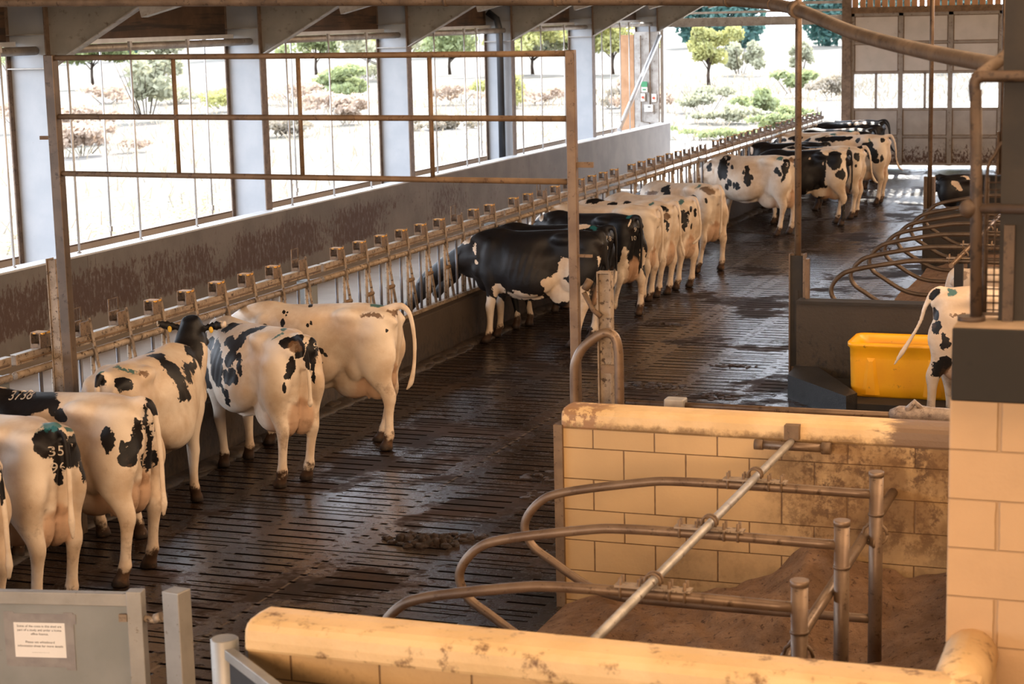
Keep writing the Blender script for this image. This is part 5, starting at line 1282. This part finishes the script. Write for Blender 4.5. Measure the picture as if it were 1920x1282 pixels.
def go():
    c = cow
    c('A', -8.26, 16.6, 183, 'pale cream cow with few tiny black dots and a green mark on her rump', blobs=PB.get('A', ()), voxel=.015, tail=T_FAR, hooves=[(-7.49, 16.46), (-7.72, 16.8), (-8.75, 16.4), N])
    c('B', -8.28, 15.33, 147, 'black striped and spotted cow seen from behind with a full pink udder', blobs=PB.get('B', ()), voxel=.014, hooves=[(-7.83, 14.84), (-7.73, 15.17), (-8.73, 15.42), (-8.66, 15.78)], udder=1.12, tail=[(-.80, 0, 1.41), (-.87, 0, 1.40), (-.915, 0, 1.33), (-.925, -.02, 1.1), (-.92, -.03, .9), (-.915, -.03, .8), (-.91, -.03, .76)])
    c('C', -8.42, 13.62, 97, 'white cow with raised black head and a black diagonal stripe over her back', blobs=PB.get('C', ()) and PB['C'][:10] + [('b', (1.04, .03, 1.50), (0, 0, 0), (.20, .30, .22)), ('b', (1.16, 0, 1.22), (0, 0, 0), (.16, .2, .24)), ('w', (1.22, .03, .98), (0, 0, 0), (.1, .1, .1))] + PB['C'][11:], voxel=.015, head='up', headxy=(1.06, .02), headz=1.50, headscale=1.2, headdir=(.22, .02, -.92), tail=T_HANG)
    c('D', -8.30, 12.03, 178, 'cow branded 3738 on a black saddle, behind the cow branded 35', blobs=PB.get('D', ()), voxel=.014, hooves=[(-7.61, 11.77), (-7.66, 12.26), N, N], tail=[(-.80, 0, 1.41), (-.88, 0, 1.40), (-.935, -.01, 1.30), (-.95, -.03, 1.0), (-.95, -.04, .72), (-.95, -.04, .60), (-.94, -.04, .50)])
    c('E', -8.38, 11.22, 166, 'nearest fully visible cow, black rump patch branded 35 and 96 under a teal mark', blobs=PB.get('E', ()), voxel=.014, tail=[(-.80, 0, 1.41), (-.87, 0, 1.40), (-.92, 0, 1.33), (-.935, .0, 1.1), (-.93, .0, .85), (-.93, .0, .72), (-.93, .0, .60)])
    c('F', -8.47, 10.25, 180, 'cow at the very left edge, only a sliver of her rump in view', blobs=PB.get('F', ()), mesh='D')
    c('G', -8.05, 22.6, 180, 'large black cow with a white belly patch standing behind the steel posts', 'b', PB.get('G', ()), .018, scale=1.04, belly=.02, hooves=[(-7.55, 22.4), (-7.45, 22.9), (-8.74, 22.44), (-8.76, 22.94)], udder=1.1, tail=[(-.80, 0, 1.41), (-.86, 0, 1.39), (-.90, .02, 1.25), (-.91, .03, 1.05), (-.91, .03, .95), (-.91, .03, .9), (-.90, .03, .86)])
    c('H', -8.25, 23.72, 176, 'black rumped cow branded 18 just behind the large black cow', 'b', PB.get('H', ()), .02, hooves=[N, N, (-8.72, 23.56), (-8.63, 23.85)], udder=1.15, tail=T_HANG)
    c('I', -8.20, 25.2, 160, 'black rumped cow branded 9 with a large pink udder', 'b', PB.get('I', ()), .02, hooves=[(-7.78, 24.83), (-7.42, 25.05), (-8.69, 25.03), (-8.66, 25.45)], udder=1.15, tail=T_HANG)
    c('J', -8.3, 26.15, 176, 'all cream cow squeezed behind the cow branded 9', blobs=PB.get('J', ()), voxel=.02, tail=T_HANG, scale=1.01)
    c('K', -8.22, 27.0, 167, 'cream cow with black flecks beside her tail and a teal mark, udder in view', blobs=PB.get('K', ()), voxel=.02, udder=1.22, tail=[(-.80, 0, 1.41), (-.90, 0, 1.42), (-.97, .02, 1.3), (-1.0, .05, 1.1), (-1.0, .03, .85), (-1.02, 0, .70), (-1.04, 0, .62)])
    c('L', -8.08, 27.92, 157, 'white cow with one round black flank patch, right of the cow with flecked rump', blobs=PB.get('L', ()), voxel=.02, udder=1.15, tail=[(-.80, 0, 1.41), (-.88, 0, 1.42), (-.95, 0, 1.33), (-.98, -.02, 1.1), (-.97, -.03, .85), (-.92, .03, .75), (-.88, .08, .70)])
    c('M', -8.12, 29.98, 149, 'white cow with dark saddle patch and dirty rump, left of the large spotted cow', blobs=PB.get('M', ()), voxel=.02, filth=.9, hooves=[(-7.72, 29.41), (-7.42, 29.82), N, N], udder=1.05, tail=T_HANG)
    c('O', -8.1, 35.1, 165, 'large white cow with scattered black spots standing apart in the middle distance', blobs=PB.get('O', ()), voxel=.02, scale=1.04, hooves=[(-7.54, 34.6), (-7.36, 34.95), (-8.78, 35.18), (-8.81, 35.6)], udder=1.1, tail=T_HANG)
    c('Q', -7.46, 36.75, 178, 'black cow with white hindquarters right behind the tall round pole', 'b', PB.get('Q', ()), .022, scale=1.03, hooves=[(-6.64, 36.43), (-6.85, 36.9), N, N], udder=1.05, tail=T_HANG)
    c('R', -7.33, 37.9, 176, 'cream cow with a black back and tail swung outwards', blobs=PB.get('R', ()), voxel=.022, scale=1.02, tail=T_SWING)
    c('P', -8.35, 39.4, 180, 'black cow with a white neck stripe at the fence behind the spotted cow', 'b', PB.get('P', ()), mesh='H')
    c('S', -7.30, 40.75, 175, 'white cow with a large black rump patch and a black spine, near the gable', blobs=PB.get('S', ()), voxel=.024, scale=1.05, tail=T_SWING)
    c('U', -8.3, 42.6, 178, 'cream and black cow pressed between her herd mates near the gable', blobs=PB.get('U', ()), mesh='J')
    c('V', -8.15, 44.0, 176, 'black backed cow with a teal mark in the far pack', 'b', PB.get('V', ()), mesh='H')
    c('W', -8.25, 46.1, 176, 'black and white cow with white flank marks, second from the gable', 'b', PB.get('W', ()), mesh='R')
    c('Y', -8.45, 47.4, 178, 'farthest cow, dark rump with a hanging dark tail against the gable door', 'b', PB.get('Y', ()), mesh='A')
    c('X', -1.63, 18.95, 4, 'white cow with black thigh spots standing in front of the yellow trough', blobs=PB.get('X', ()), voxel=.016, hooves=[N, (-2.62, 18.8), N, N], tail=[(-.80, 0, 1.41), (-.88, 0, 1.38), (-.96, .0, 1.22), (-1.0, 0, 1.08), (-1.08, 0, .92), (-1.18, 0, .75), (-1.26, 0, .62)])
    c('Z', -3.75, 35.2, 15, 'black cow with a white slash lying in the far sand bed', 'b', PB.get('Z', ()), .022, z=-.28, lying=True, head='up', headxy=(1.2, -.15), headz=1.5, headdir=(.8, -.4, -.3), udder=0)
    c('ZZ', -1.9, 22.6, 6, 'white cow lying between the curved dividers beyond the trough', blobs=PB.get('ZZ', ()), voxel=.022, z=-.30, lying=True, udder=0, tail=[(-.80, 0, 1.41), (-.88, 0, 1.38), (-.95, .05, 1.15), (-.98, .12, .9), (-.95, .2, .7), (-.9, .25, .6), (-.85, .3, .55)])
go()
for k_, tx_, p_, u_, v_, h_ in BRANDS:
    brand(COWS[k_], tx_, p_, u_, v_, h_)
# ear tags and collar
def tag_ear(key, loc, name='ear_tag', m='eartag', r=(.016, .004, .024)):
    o = MB().ball(loc, r, 8, 6).build(name, M[m], COWS[key])
    o['label'] = 'yellow ear tag'
tag_ear('C', (1.025, .215, 1.475), r=(.007, .022, .030))
tag_ear('C', (1.025, -.185, 1.475), r=(.007, .022, .030))
